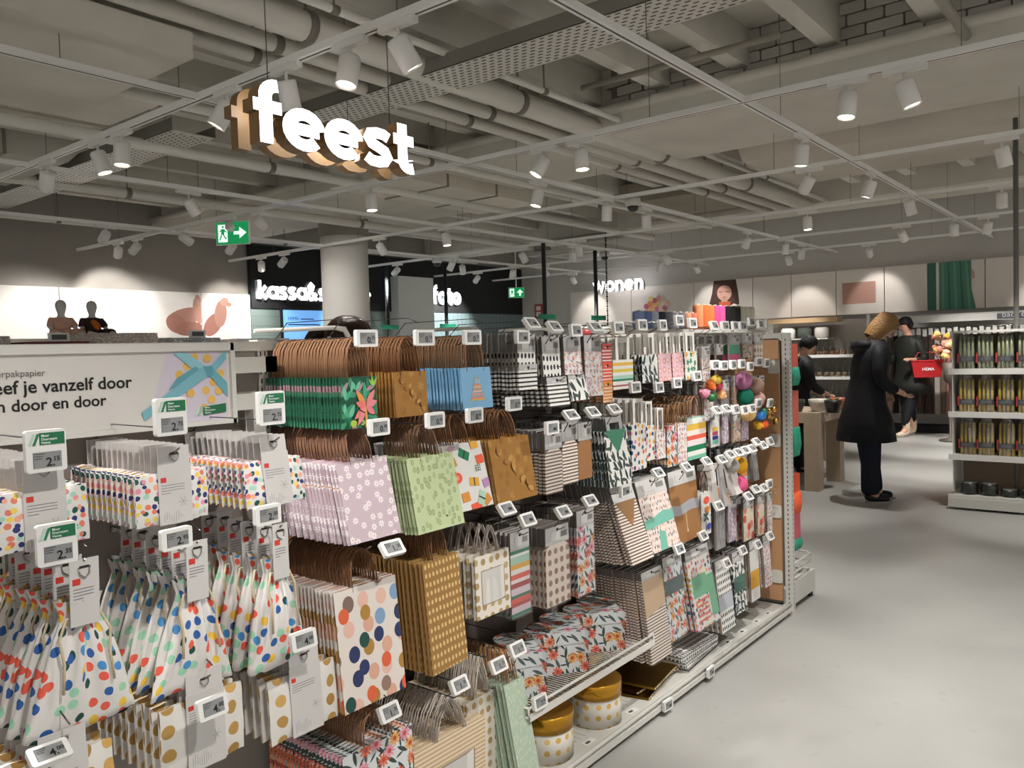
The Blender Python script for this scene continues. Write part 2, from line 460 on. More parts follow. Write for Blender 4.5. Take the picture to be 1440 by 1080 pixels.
# ------------------------------------------------------------------ lighting tracks
TX = [2.53, 4.77, 6.95, 9.15, 11.35, 13.1]
TY = [1.97, 4.2, 6.5, 8.7, -.25]
TXN = ['nearest', 'second', 'third', 'fourth', 'fifth', 'farthest']
TYN = ['over the aisle by the gondola', 'second from the aisle', 'third from the aisle', 'nearest the back wall', 'above the camera side']
WIRE = []
def track(label, p0, p1):
    t = thing('lighting_track', label, 'track', p0)
    d = Vector(p1) - Vector(p0); L = d.length; ax = d.x > d.y
    m = MB('#efeee9'); w = .023
    if ax: m.box(0, L, -w, w, -.034, 0)
    else: m.box(-w, w, 0, L, -.034, 0)
    m.build('track_profile', steel, t)
    m = MB('#3a3835')
    if ax: m.box(0, L, -.005, .005, -.0352, -.02)
    else: m.box(-.005, .005, 0, L, -.0352, -.02)
    m.build('conductor_slot', steel, t)
    k = .6
    while k < L:
        p = (k, 0, 0) if ax else (0, k, 0)
        if not WIRE:
            m = MB('#6b6862'); m.tube([(0, 0, 0), (0, 0, .84)], .0025, 4); o = m.build('suspension_wire', steel, t); WIRE.append(o)
        else: o = WIRE[0].copy(); col.objects.link(o); o.parent = t
        o.location = p; k += 1.8
    return t
for x, n in zip(TX, TXN): track(f'{n} white ceiling track running towards the back wall', (x, -7, 2.93), (x, 10.9, 2.93))
for y, n in zip(TY, TYN): track(f'long white ceiling track {n}', (-6, y, 2.932), (14, y, 2.932))

# ------------------------------------------------------------------ track spotlights
def spot_proto():
    t = thing('track_spotlight', '', 'spotlight', (0, 0, 0))
    m = MB('#e4e2dd'); m.box(-.11, .11, -.017, .017, -.03, 0); m.build('adapter', plastic, t)
    m = MB('#e4e2dd'); m.cyl((0, 0, -.03), (0, 0, -.075), .009, n=8); m.build('stem', plastic, t)
    h = MB('#e8e6e1'); h.lathe([(.0, .02), (.044, .018), (.05, .006), (.05, -.125), (.046, -.127), (.044, -.118)], n=20)
    ho = h.build('housing', plastic, t, (0, 0, -.09))
    m = MB(); m.cyl((0, 0, -.1165), (0, 0, -.118), .0435, n=20); m.build('lens', lens_mat, ho)
    return t, ho
sp0, sp0h = spot_proto()
LD = bpy.data.lights.new('spot_beam', 'SPOT'); LD.energy = SPOT_W; LD.spot_size = R(62); LD.spot_blend = .55; LD.shadow_soft_size = .04
LD.color = (1, .968, .925)
nsp = [0]
def spot(x, y, a, b, label, e=1.0):
    """a: lean to the right of the picture, b: lean away from the camera"""
    t, ho = (sp0, sp0h) if nsp[0] == 0 else spot_copy()
    nsp[0] += 1
    t.location = (x, y, 2.896); ax = min(TY, key=lambda q: abs(q - y)); on_x = abs(ax - y) < min(abs(q - x) for q in TX)
    t.rotation_euler = (0, 0, 0 if on_x else R(90))
    d = Vector((a * .62 + b * .78, -a * .78 + b * .62, -1)).normalized()
    if not on_x: dl = Vector((d.y, -d.x, d.z))
    else: dl = d
    q = Vector((0, 0, -1)).rotation_difference(dl); ho.rotation_mode = 'QUATERNION'; ho.rotation_quaternion = q
    t['label'] = label
    lo = bpy.data.objects.new('spot_beam', LD if e == 1 else LD.copy()); col.objects.link(lo)
    if e != 1: lo.data.energy = SPOT_W * e
    lo.location = (x + d.x * .22, y + d.y * .22, 2.806 + d.z * .14)
    lo.rotation_mode = 'QUATERNION'; lo.rotation_quaternion = Vector((0, 0, -1)).rotation_difference(d)
KID0 = list(sp0.children); LENS = sp0h.children[0]
def spot_copy():
    t = sp0.copy(); col.objects.link(t); ho = None
    for ch in KID0:
        c = ch.copy(); col.objects.link(c); c.parent = t
        if ch is sp0h: ho = c; g = LENS.copy(); col.objects.link(g); g.parent = c
    return t, ho
# per track, from the camera outwards: (position along it, lean right, lean away, power)
SX = {0: [(-2.2, .1, .3, 1.5), (-.6, .2, .4, 1.6), (.9, .25, .3, 1.5), (2.6, .55, .25, 1), (2.92, -.15, -.2, 1), (3.4, .1, .35, .7), (3.92, -.6, -.1, 1),
          (5.1, .0, -.1, 1), (5.42, .3, .05, 1), (6.2, -.5, .6, 1)],
      1: [(-1.2, .1, .2, 1.5), (1.07, .3, -.1, .65), (1.36, -.15, -.1, .65), (3.14, .05, -.1, 1.2), (3.46, -.6, -.1, 1.2), (5.3, .05, -.1, 1), (6.95, .47, 2.7, .3), (7.45, .6, 2.2, .25), (8.37, .9, 1.6, .5),
          (9.36, -1.3, .6, .75), (9.83, -.9, 1.5, .8)],
      2: [(.91, .3, .1, 1.3), (2.3, -.42, .59, 1.2), (6.47, .1, -.1, 1), (7.6, .5, .6, .8), (9.55, -1.2, 1.0, .9), (10.1, -.3, 1.0, .8)],  # second lamp here is an added one, to brighten the upright yarn rolls
      3: [(1.2, .2, .3, 1.7), (3.06, 0, -.1, 1.2), (6.1, .1, .2, 1), (7.07, .5, .3, 1), (8.4, -.5, .4, 1.2), (9.6, -1.1, 1.0, 1.3)],
      4: [(1.63, 0, .3, 2.0), (4.1, .1, .4, 1.5), (2.6, .7, .5, 1.8), (5.96, .9, 1.1, .6), (8.3, .9, 1.1, .6), (9.8, -.8, 1.2, 2.4)],  # third lamp is extra, put in to lift the dim curtain samples
      5: [(-.6, .6, .8, .2), (1.2, .5, .6, .3), (3.46, .6, .9, .2), (4.7, .5, .6, .25), (6.3, .6, .9, .2), (8.9, .6, .9, .25)]}
SY = {0: [(.3, .3, .3, 1.4), (5.8, -.05, .05, .8), (7.54, -.3, .15, 1.2), (8.92, .3, .1, 1.2), (11.2, .1, .2, 1.2)],
      1: [(5.7, -.25, -.1, 1.2), (6.81, 0, .3, 1), (7.58, .1, .3, 1.2), (10.25, -.2, .5, 1), (12.3, .1, .6, 1.3)],
      2: [(3.78, .4, .5, 1), (9.6, 0, .5, 1.2), (12.2, -.2, .7, 1.3)],
      3: [(4.1, -1.3, 1.1, .9), (5.6, -1.2, 1.1, .9), (9.7, .1, .6, 1.2), (11.0, -.2, .6, 1.2)],
      4: [(-.8, -.5, .4, 1.0), (.6, -.5, .45, .95), (1.7, -.5, .4, .8), (2.9, -.55, .4, 1.0), (5.6, .1, .2, .6), (8.6, .1, .3, 1.6), (11, 0, .2, 1.4)]}
for i, L in SX.items():
    for k, (y, a, b, e) in enumerate(L): spot(TX[i], y, a, b, f'white cylinder spotlight, {ORD[k]} outwards on the {TXN[i]} track to the back wall', e)
for i, L in SY.items():
    for k, (x, a, b, e) in enumerate(L): spot(x, TY[i], a, b, f'white cylinder spotlight, {ORD[k]} outwards on the long track {TYN[i]}', e)

# dome cameras under the tracks
for x, y, lb in ((7.05, 4.05, 'white dome camera where two tracks cross above the gift bags'), (9.15, 8.72, 'white dome camera near the foto sign'),
                 (10.6, 6.6, 'white dome camera below the ceiling cassette')):
    t = thing('dome_camera', lb, 'camera', (x, y, 2.9))
    m = MB('#c9c7c2'); m.lathe([(.0, 0), (.075, 0), (.08, -.05), (.06, -.075)], n=16); m.build('base', plastic, t)
    m = MB('#35342f'); m.lathe([(.056, -.076), (.05, -.105), (.03, -.125), (.0, -.13)], n=16); m.build('dome', satin, t)

# ------------------------------------------------------------------ column
t = thing('round_column', 'thick round plastered column beyond the gift bags', 'column', (7.35, 8.75, 0))
m = MB('#e0dcd6'); m.lathe([(.32, 0), (.32, 3.06)], n=40); m.build('shaft', paper, t)
m = MB('#8d877c'); m.lathe([(.34, 3.06), (.34, 3.5)], n=40); m.build('capital', concrete, t)

# ------------------------------------------------------------------ stroke lettering for the illuminated signs
def arc(cx, cy, r, a0, a1, n=10, ry=None):
    return [(cx + r * math.cos(R(a0 + (a1 - a0) * i / n)), cy + (ry or r) * math.sin(R(a0 + (a1 - a0) * i / n))) for i in range(n + 1)]
G = {'e': (1.0, [[(.16, .5), (.86, .5)], arc(.5, .5, .37, 5, 318, 18)]),
     'f': (.68, [[(.3, 0), (.3, 1.08)] + arc(.58, 1.1, .28, 170, 88, 5), [(.03, .86), (.66, .86)]]),
     's': (.86, [[(.74, .8), (.6, .87), (.42, .88), (.24, .83), (.18, .7), (.26, .58), (.44, .51), (.62, .43), (.69, .29), (.6, .16), (.42, .12), (.24, .13), (.1, .22)]]),
     't': (.7, [[(.3, 1.3), (.3, .3)] + arc(.5, .3, .2, 180, 275, 5) + [(.62, .12)], [(.03, .86), (.64, .86)]]),
     'o': (1.0, [arc(.5, .5, .37, 0, 360, 22)]),
     'a': (1.0, [arc(.5, .5, .36, 0, 360, 20), [(.86, 0), (.86, .99)]]),
     'n': (.95, [[(.16, 0), (.16, .99)], [(.16, .5)] + arc(.47, .54, .31, 180, 0, 10) + [(.78, 0)]]),
     'w': (1.3, [[(.1, .98), (.37, .12), (.63, .82), (.9, .12), (1.17, .98)]]),
     'k': (.85, [[(.16, 0), (.16, 1.4)], [(.72, .97), (.24, .48), (.76, .02)]]),
     '&': (1.1, [[(.98, .04), (.3, .85), (.24, 1.1), (.42, 1.28), (.62, 1.12), (.56, .9), (.2, .58), (.14, .3), (.36, .1), (.64, .16), (.92, .58)]]),
     'r': (.62, [[(.16, 0), (.16, .99)], [(.16, .5)] + arc(.46, .56, .3, 170, 80, 5)]),
     'v': (.95, [[(.1, .98), (.46, .08), (.82, .98)]]),
     'i': (.36, [[(.17, 0), (.17, .98)], [(.17, 1.2), (.17, 1.4)]]),
     'c': (.9, [arc(.5, .5, .37, 42, 318, 16)])}
def stroke(mb, pts, w, y0, y1, T, side):
    P = [Vector((x, z)) for x, z in pts]; Lf = []; Rt = []
    for i, p in enumerate(P):
        a = (p - P[i - 1]).normalized() if i else None; b = (P[i + 1] - p).normalized() if i < len(P) - 1 else None
        if (P[0] - P[-1]).length < 1e-5:
            if i == 0: a = (P[0] - P[-2]).normalized()
            if i == len(P) - 1: b = (P[1] - P[0]).normalized()
        a = a or b; b = b or a
        na, nb = Vector((-a.y, a.x)), Vector((-b.y, b.x)); n = (na + nb).normalized(); k = w / 2 / max(.45, n.dot(na))
        Lf.append(p + n * k); Rt.append(p - n * k)
    for i in range(len(P) - 1):
        q = [Rt[i], Rt[i + 1], Lf[i + 1], Lf[i]]
        mb.mi = 0; mb.prism([T(v.x, v.y) for v in q], y0, y1, cs='side')
def letters(word, label, x, y, z, xh, depth, w=.27, group=None, back=None, face=None, sidec='#c79a63', fy=None, rz=0, sp=1.0, xs=1.0, mount=0):
    """each letter one part; white lit face towards -Y, coloured sides"""
    t = thing('illuminated_sign', label, 'sign', (x, y, z), rz, group); cx = 0
    sm = vcs(sidec)
    for ch in word:
        wd, strokes = G[ch]; m = MB()
        for k, s in enumerate(strokes): stroke(m, s, w, -k * .0004, depth, lambda a, b, cx=cx: ((cx + a) * xh * xs, b * xh), None)
        m.build('letter', [face or sign_mat, sm], t); cx += wd * sp
    if mount:
        for q in (.15, .85):
            m = MB('#6f6d69'); m.tube([(cx * xh * xs * q, depth, xh * .5), (cx * xh * xs * q, mount, xh * .5)], .008, 5); m.build('mount_rod', steel, t)
    return t, cx * xh
_vs = {}
def vcs(c):
    if c not in _vs:
        mm, nt, b = base_mat('letter_side', .5); b.inputs['Base Color'].default_value = lin(c); _vs[c] = mm
    return _vs[c]
back_face = vcs('#7c6038')
t, wd = letters('feest', 'large white lit feest lettering hanging over the gondola, front layer', 1.88, 2.75, 2.295, .168, .07, .29, sidec='#8f7048', xs=1.24)
for k in (.12, .78):
    m = MB('#3b3a38'); m.tube([(k, .06, .2), (k, .06, .63)], .002, 4); m.build('suspension_cable', steel, t)
t, wd = letters('feest', 'wood coloured rear layer of the feest lettering, behind the white one', 1.88, 2.9, 2.295, .168, .05, .28, face=back_face, sidec='#86683f', xs=1.24, mount=-.09)
letters('wonen', 'white lit wonen lettering before the far poster wall', 13.6, 8.75, 2.53, .21, .06, .3, sidec='#b9b4aa', rz=R(-90), sp=1.04, mount=.36)
letters('kassa&service', 'white lit kassa&service lettering on the black wall, partly behind the column', 7.37, 10.83, 2.36, .205, .06, .31, sidec='#cfd4da', sp=.98)
letters('foto', 'white lit foto lettering right of the pale pillar', 11.2, 10.83, 2.38, .24, .06, .32, sidec='#cfd4da')

# ------------------------------------------------------------------ back wall dressing
tile = pat('teal_tiles', '#74807c', stripes=(.15, [(0, '#6f7d79'), (.96, '#4d5856')], 1), rough=.35)
slatm = pat('dark_slats', '#3d4a4c', stripes=(.12, [(0, '#6f8386'), (.92, '#475558')], 0), rough=.55)
def panel(name, label, cat, box, mat, c='#ffffff', parts=()):
    t = thing(name, label, cat, ((box[0] + box[1]) / 2, (box[2] + box[3]) / 2, box[4]))
    ox, oy, oz = t.location
    m = MB(c); m.box(box[0] - ox, box[1] - ox, box[2] - oy, box[3] - oy, 0, box[5] - oz); m.build('board', mat, t)
    return t
panel('wall_panel', 'black header band behind the kassa&service lettering', 'panel', (7.3, 14.08, 10.9, 10.98, 2.22, 3.2), paper, '#17191b')
panel('wall_panel', 'grey green tiled panel below the kassa&service sign', 'panel', (7.3, 10.1, 10.93, 10.985, 0, 2.22), tile)
panel('wall_panel', 'dark teal slatted wall behind the foto counter', 'panel', (11.1, 14.08, 10.91, 10.985, 0, 2.6), slatm)
t = panel('wall_pillar', 'pale grey pillar between the two lit words', 'pillar', (10.2, 11.1, 10.7, 11.0, 0, 2.85), paper, '#d3d8d6')
t = thing('wall_screen', 'light blue information screen under kassa&service', 'screen', (8.35, 10.88, 1.3))
m = MB('#1d1f22'); m.box(-.54, .54, -.01, .03, 0, .93); m.build('frame', plastic, t)
m = MB(); m.box(-.51, .51, -.014, -.011, .03, .9); m.build('display', screen_blue, t)
m = MB(); add_text(m, 'HEMA', -.42, .74, -.017, width=.2, c='#3f6fa8')
for k, w_ in enumerate((.5, .62, .4)): m.box(-.42 + (.24 if k == 0 else 0), -.42 + w_, -.018, -.0165, .75 - k * .09, .765 - k * .09, '#5580b4'); m.build('lettering', paper, t)
# picture boards on the left of the back wall
BX = [3.1, 3.84, 4.52, 5.19, 6.54, 7.24]
bx = [-1.2, .4, 1.8, 3.1, 4.5, 5.19, 6.45, 7.26]
for k in range(len(bx) - 1):
    t = thing('picture_board', ['blank cream board at the far left of the back wall', 'blank cream board second from the far left', 'blank cream board left of the seated mannequins',
        'cream board behind the pink dressed mannequin', 'cream board behind the dark dressed mannequin', 'cream board with the curled forearm picture', 'cream board with the raised forearm, beside the black wall'][k], 'picture', (bx[k], 10.9, 1.7))
    m = MB('#ebe5df'); m.box(.005, bx[k + 1] - bx[k] - .005, -.02, .098, 0, .72); m.build('board', paper, t)
    if k >= 5:
        m = MB(); w = bx[k + 1] - bx[k]
        if k == 5:
            for n_, (cx_, cz_, a_, b_, r_, c_) in enumerate([(1.0, .37, .3, .12, 14, '#b08071'), (.86, .27, .16, .13, -30, '#a87466'), (1.2, .46, .075, .19, 8, '#b58777'), (1.21, .62, .045, .07, 20, '#bd9080'), (1.05, .2, .22, .1, 5, '#a06d60')]):
                m.poly([(min(1.25, cx_ + math.cos(q) * a_ * math.cos(R(r_)) - math.sin(q) * b_ * math.sin(R(r_))), -.0212 - n_ * .0003, cz_ + math.cos(q) * a_ * math.sin(R(r_)) + math.sin(q) * b_ * math.cos(R(r_))) for q in [2 * math.pi * i / 20 for i in range(20)]], c_)
            if 0: m.poly([(x, -.0215, z) for x, z in [(.72, .36), (.8, .46), (1.0, .5), (1.12, .48), (1.16, .6), (1.2, .62), (1.22, .52), (1.25, .4), (1.25, .12), (1.02, .14), (.86, .12), (.76, .22)]], '#b08071')
        else:
            for n_, (cx_, cz_, a_, b_, r_, c_) in enumerate([(.17, .26, .2, .12, 50, '#a06d60'), (.3, .42, .1, .2, -8, '#b08071'), (.37, .6, .07, .06, 30, '#bd9080'), (.44, .56, .05, .03, 0, '#b58777')]):
                m.poly([(max(0, cx_ + math.cos(q) * a_ * math.cos(R(r_)) - math.sin(q) * b_ * math.sin(R(r_))), -.0212 - n_ * .0003, cz_ + math.cos(q) * a_ * math.sin(R(r_)) + math.sin(q) * b_ * math.cos(R(r_))) for q in [2 * math.pi * i / 20 for i in range(20)]], c_)
            if 0: m.poly([(x, -.0215, z) for x, z in [(0.0, .42), (.06, .33), (.12, .42), (.2, .55), (.33, .62), (.36, .56), (.3, .5), (.34, .36), (.24, .12), (0.0, .12)]], '#a87668')
        m.build('print', paper, t)
# small green exit sign on the back wall, fire point
def exit_sign(label, loc, rz, w, h, arrow, rod=.07):
    t = thing('exit_sign', label, 'sign', loc, rz)
    m = MB('#dfe5e0'); m.box(-w / 2, w / 2, 0, .03, 0, h); m.box(-.012, .012, .005, .02, h, h + rod); m.build('case', plastic, t)
    m = MB(); m.box(-w / 2 + .006, w / 2 - .006, -.003, 0, .006, h - .006); m.build('green_face', exit_mat, t)
    m = MB(); y = -.005; s = h
    def P(ps): m.poly([((x - .5) * w, y, z * h) for x, z in ps])
    P([(.08, .12), (.36, .12), (.36, .88), (.08, .88)]) 
    if arrow == 'R': P([(.55, .43), (.72, .43), (.72, .25), (.93, .5), (.72, .75), (.72, .57), (.55, .57)])
    else: P([(.66, .2), (.78, .2), (.78, .5), (.92, .5), (.72, .8), (.52, .5), (.66, .5)])
    m.build('white_arrow', exit_white, t)
    m = MB(); y = -.007
    P([(.2, .74), (.26, .74), (.26, .82), (.2, .82)]); P([(.17, .45), (.26, .42), (.29, .68), (.19, .7)]); P([(.22, .45), (.27, .42), (.34, .26), (.3, .24)])
    P([(.17, .46), (.2, .4), (.14, .2), (.11, .22)]); P([(.27, .66), (.35, .56), (.33, .53), (.26, .6)]); P([(.19, .68), (.12, .58), (.14, .55), (.2, .62)])
    m.build('running_figure', exit_mat, t)
exit_sign('green emergency exit sign with running figure and right arrow under the tracks', (4.79, 7.44, 2.62), R(-62), .37, .235, 'R')
exit_sign('small green exit sign with upward arrow by the back corner', (13.5, 10.6, 2.55), R(-45), .34, .22, 'U', .96)
t = thing('fire_point_sign', 'small red fire extinguisher sign on the grey wall', 'sign', (14.06, 10.45, 2.12), R(-90))
m = MB('#a8423c'); m.box(-.1, .1, 0, .02, 0, .3); m.build('plate', paper, t)
m = MB('#e8dcd8'); m.box(-.06, .06, -.003, 0, .04, .14); m.box(-.06, .06, -.003, 0, .17, .26); m.build('symbol', paper, t)
# dark hanging poles with green counter labels
for x, y, lb in ((9.27, 10.0, 'black ceiling pole right of the column'), (10.15, 9.5, 'black ceiling pole in front of the foto sign'), (9.03, 6.6, 'black ceiling pole left of the wonen sign'), (10.33, 6.6, 'black ceiling pole crossing the w of wonen')):
    t = thing('counter_pole', lb, 'pole', (x, y, 0))
    m = MB('#23282a'); m.cyl((0, 0, 0), (0, 0, 2.9), .03, n=8); m.build('pole', plastic, t)
    m = MB('#2a9c7c'); m.box(-.2, .2, -.04, -.03, 1.86, 1.93); m.build('green_label', plastic, t)
m = MB('#1f1f1f')
t = thing('hanging_chain', 'dark hanging chain beside the wonen sign', 'chain', (10.48, 6.5, 0))
for k in range(46):
    a = (k % 2) * .012
    m.box(-.012 + a / 3, .012 - a / 3, -.004 - a / 2, .004 + a / 2, 1.6 + k * .035, 1.6 + k * .035 + .03)
m.build('links', metal, t)
t = thing('support_pole', 'slim grey steel pole from the ceiling to the candle shelf', 'pole', (7.85, .93, 0))
m = MB('#6f6e69'); m.cyl((0, 0, 0), (0, 0, 3.3), .02, n=10); m.build('pole', steel, t)

# ------------------------------------------------------------------ far wall: picture boards
PB = [(9.55, 8.1, 'blank pale board under the wonen lettering'), (8.1, 6.77, 'pale board with a bunch of pastel yarn balls'), (6.77, 5.64, 'board with the woman in a striped sweater holding a glass'),
      (5.64, 4.96, 'narrow blank board right of the striped sweater picture'), (4.96, 4.21, 'blank pale board above the glassware'), (4.21, 3.46, 'board with the small pink textile print'),
      (3.46, 2.83, 'blank pale board above the blond customer'), (2.83, 2.05, 'board with the green curtain picture'), (2.05, 1.1, 'blank pale board right of the green curtain'), (1.1, -.6, 'last pale board at the right end')]
for y0, y1, lb in PB:
    t = thing('picture_board', lb, 'picture', (13.95, y0, 1.87), R(-90)); w = y0 - y1
    m = MB('#dcd4cc'); m.box(.006, w - .006, 0, .148, 0, .73); m.build('board', paper, t)
    m = MB(); yy = -.0015
    def D(cx, cz, r, c, n=14):
        global yy; yy -= .0012; m.poly([(x, yy, z) for x, z in disc(cx, cz, r, n)], c)
    def Q(ps, c):
        global yy; yy -= .0012; m.poly([(x, yy, z) for x, z in ps], c)
    if 'bunch' in lb:
        cs = ['#d98f8c', '#e7b26a', '#c9708e', '#e8c878', '#e5a07c', '#d7c3ae', '#b9607a', '#efd79a', '#e3e0d8', '#d88b62', '#e6b9a5']
        for k in range(22):
            a = k * 2.4; rr = .045 * math.sqrt(k) ; D(.55 + rr * math.cos(a) * 1.15, .34 + rr * math.sin(a) * 1.05, .052, cs[k % 11])
    elif lb.startswith('board with the woman'):
        Q([(.33, .14), (.3, .3), (.36, .5), (.4, .73), (.82, .73), (.86, .5), (.88, .3), (.8, .2)], '#4a2f28')
        D(.6, .5, .14, '#c99a88', 20); Q([(.54, .3), (.66, .3), (.66, .42), (.54, .42)], '#c09080')
        Q([(.12, 0), (.2, .2), (.42, .3), (.6, .2), (.78, .3), (1.02, .2), (1.1, 0)], '#e2ded6')
        for k in range(6):
            z = .03 + k * .042; Q([(.15 + k * .035, z), (1.08 - k * .035, z), (1.06 - k * .035, z + .018), (.17 + k * .035, z + .018)], '#2b302e')
        Q([(.52, .1), (.7, .1), (.72, .34), (.5, .34)], '#c4582f'); Q([(.42, .07), (.82, .07), (.78, .15), (.46, .15)], '#c99a88')
        Q([(.5, .52), (.57, .515), (.57, .525), (.5, .53)], '#6e4238'); Q([(.63, .515), (.7, .52), (.7, .53), (.63, .525)], '#6e4238'); Q([(.57, .42), (.64, .42), (.62, .435), (.59, .435)], '#a65a50')
    elif 'pink textile' in lb:
        Q([(.1, .17), (.62, .17), (.62, .52), (.1, .52)], '#b58b7d')
        for k in range(11): Q([(.1, .185 + k * .031), (.62, .185 + k * .031), (.62, .195 + k * .031), (.1, .195 + k * .031)], '#c79d8f')
    elif lb.startswith('board with the green'):
        Q([(.0, 0), (.12, 0), (.12, .73), (0, .73)], '#3e6a5c'); Q([(.16, 0), (.66, 0), (.6, .3), (.6, .73), (.16, .73)], '#4f8471')
        for k in range(5): Q([(.2 + k * .09, 0), (.235 + k * .09, 0), (.225 + k * .08, .73), (.2 + k * .08, .73)], '#3d6b5b' if k % 2 else '#639882')
        Q([(.61, .44), (.65, .46), (.64, .56), (.605, .6)], '#c99a88')
    if m.f: m.build('print', paper, t)

# ================================================================== the gondola with the gift bags
GY = 1.54          # front plane of the gondola; back panel at 1.94
WHT = '#c9c7c0'
def upright(t, x, y, z0=0.0, z1=1.5, w=.03, slot_face='y'):
    m = MB(WHT); m.box(x - w / 2, x + w / 2, y - .02, y + .02, z0, z1); m.build('upright', steel, t)
    m = MB('#35322e'); z = z0 + .03
    while z < z1 - .03:
        for dx in (-.007, .007) if slot_face == 'y' else (0,):
            m.box(x + dx - .0022, x + dx + .0022, y - .0206, y - .0199, z, z + .013)
            if slot_face != 'y': m.box(x - w / 2 - .0006, x - w / 2 + .0001, y - .0025, y + .0025, z, z + .013)
        z += .025
    tag(m.build('slot', steel, t), kind='stuff')
gon = thing('shop_gondola', 'long white shop gondola with taupe back panel that carries the gift bags', 'shelving', (0, 0, 0))
m = MB('#8c817a')
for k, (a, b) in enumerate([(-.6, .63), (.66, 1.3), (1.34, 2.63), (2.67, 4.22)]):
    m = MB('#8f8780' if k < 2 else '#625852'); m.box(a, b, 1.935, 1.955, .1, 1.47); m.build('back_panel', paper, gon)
for x in (.645, 1.32, 2.65): upright(gon, x, 1.95)
m = MB(WHT); m.box(-.6, 4.25, 1.925, 1.975, 1.47, 1.495); m.build('top_rail', steel, gon)
m = MB('#b98d66'); m.box(4.225, 4.245, 1.575, 1.94, .07, 1.47); m.build('side_panel', wood, gon)
upright(gon, 4.25, 1.54, 0, 1.5, .035, 'xy')
m = MB(WHT); m.box(4.225, 4.265, 1.56, 1.96, 1.465, 1.498); m.build('side_top_rail', steel, gon)
for z in (1.32, .93, .55, .2):
    m = MB('#d2cfc6'); m.prism(rrect(-.03, .03, -.035, .035, .012), -.002, .002)
    o = m.build('panel_clip', plastic, gon, (4.22, 1.60, z)); o.rotation_euler = (0, 0, R(-90))
# base: deck, front lip with ticket channel, feet
m = MB('#c6c4bd'); m.box(-.6, 4.22, 1.56, 1.94, .035, .05); m.build('base_deck', steel, gon)
m = MB('#bfbdb6')
x = -.55
while x < 4.2: m.box(x, x + .004, 1.62, 1.9, .0495, .0512); x += .03
tag(m.build('deck_groove', steel, gon), kind='stuff')
m = MB(WHT); m.box(-.6, 4.25, 1.537, 1.56, .02, .06); m.cyl((-.6, 1.534, .058), (4.25, 1.534, .058), .008, n=8); m.box(-.6, 4.25, 1.524, 1.537, .022, .042); m.build('base_front', steel, gon)
for x in (.6, 1.33, 2.76, 3.5, 4.2):
    m = MB('#b9b7b0'); m.box(-.02, .02, -.012, .02, .0, .035); m.lathe([(.018, 0), (.018, .01)], (0, .0, 0), 10); m.build('foot', steel, gon, (x, 1.56, 0))
m = MB('#b5b2ab'); m.box(-.6, 4.25, 1.97, 2.36, .03, .1); m.build('rear_base', steel, gon)

for k, x in enumerate((2.36, 2.5, 2.66, 3.55, 3.72, 3.9, 4.05)):
    t = thing('shelf_ticket', f'small paper ticket on the base deck, {ORD[k]} from the hat boxes to the wooden side', 'ticket', (x, 1.585, .0505), R(rnd.uniform(-6, 6)), 'tickets on the base deck')
    m = MB('#dedcd6'); m.box(-.03, .03, -.014, .014, 0, .0015); m.build('card', paper, t)
    m = MB('#4a4845'); m.box(-.02, .004, -.006, .006, .0015, .002); m.build('print', paper, t)

# end cap facing the aisle
ec = thing('end_cap_unit', 'white end cap unit with wire shelf at the far end of the gondola', 'shelving', (0, 0, 0))
m = MB(WHT); m.box(4.275, 4.64, 1.565, 2.38, .04, .12); m.box(4.27, 4.66, 1.545, 1.565, .03, .15); m.box(4.64, 4.66, 1.566, 2.38, .03, .15); m.build('base', steel, ec)
m = MB('#7d736b'); m.box(4.27, 4.285, 1.57, 2.36, .15, 1.46); m.build('back_panel', paper, ec)
m = MB('#3b3835')
for a, b in ((4.3, 1.56), (4.62, 1.56), (4.62, 2.34)): m.lathe([(.015, 0), (.015, .04)], (a, b, 0), 8)
m.build('feet', steel, ec)
m = MB('#cfccc4')
for k in range(14): m.tube([(4.29, 1.56 + k * .06, .2), (4.62, 1.56 + k * .06, .2)], .003, 4)
for z_ in (.2, .25): m.tube([(4.29, 1.55, z_), (4.6, 1.55, z_), (4.63, 1.58, z_), (4.63, 2.32, z_), (4.29, 2.34, z_)], .0045, 5)
for q in ((4.6, 1.55), (4.63, 1.58), (4.63, 2.32)): m.tube([(q[0], q[1], .2), (q[0], q[1], .25)], .004, 4)
m.build('wire_shelf', steel, ec)
tas = pat('fringe', '#2f9c80', stripes=(.006, [(0, '#2f9c80'), (.5, '#1d7a63')], 0), bump=.5)
def fringe_pack(label, z, c1, c2, h1, h2, y=1.6, x=4.46, n=4):
    for k in range(n):
        t = thing('fringe_garland_pack', f'{label}, {ORD[k]} from the front' , 'party decoration', (x - .03 * (k > 0), y + k * .09, z), R(90), 'fringe packs on the end cap')
        m = MB(c1); m.box(-.03, .03, -.045, .045, -h1, 0); m.build('card_wrap', satin, t)
        m = MB(c2)
        for q in range(7):
            a = -.048 + q * .0145
            for s_ in (-1, 1): m.tube([(s_ * .03, a + .01, -h1), (s_ * .036, a + .008, -h1 - h2 * .6), (s_ * .03, a + .012, -h1 - h2)], [.008, .01, .005], 5)
        m.build('fringe', satin, t)
fringe_pack('coral and teal fringe garland hanging near the end cap top', 1.44, '#d9604f', '#279a7d', .13, .1)
fringe_pack('larger coral and teal fringe garland at middle height', 1.18, '#dd6f5e', '#2ba282', .2, .16)
fringe_pack('orange tassel garland with black ties below the fringe packs', .72, '#e2572b', '#e9653a', .1, .12, n=3)
fringe_pack('pink and dark tassel pack hanging lowest on the end cap', .52, '#cf5566', '#2a8f74', .16, .06, n=3)

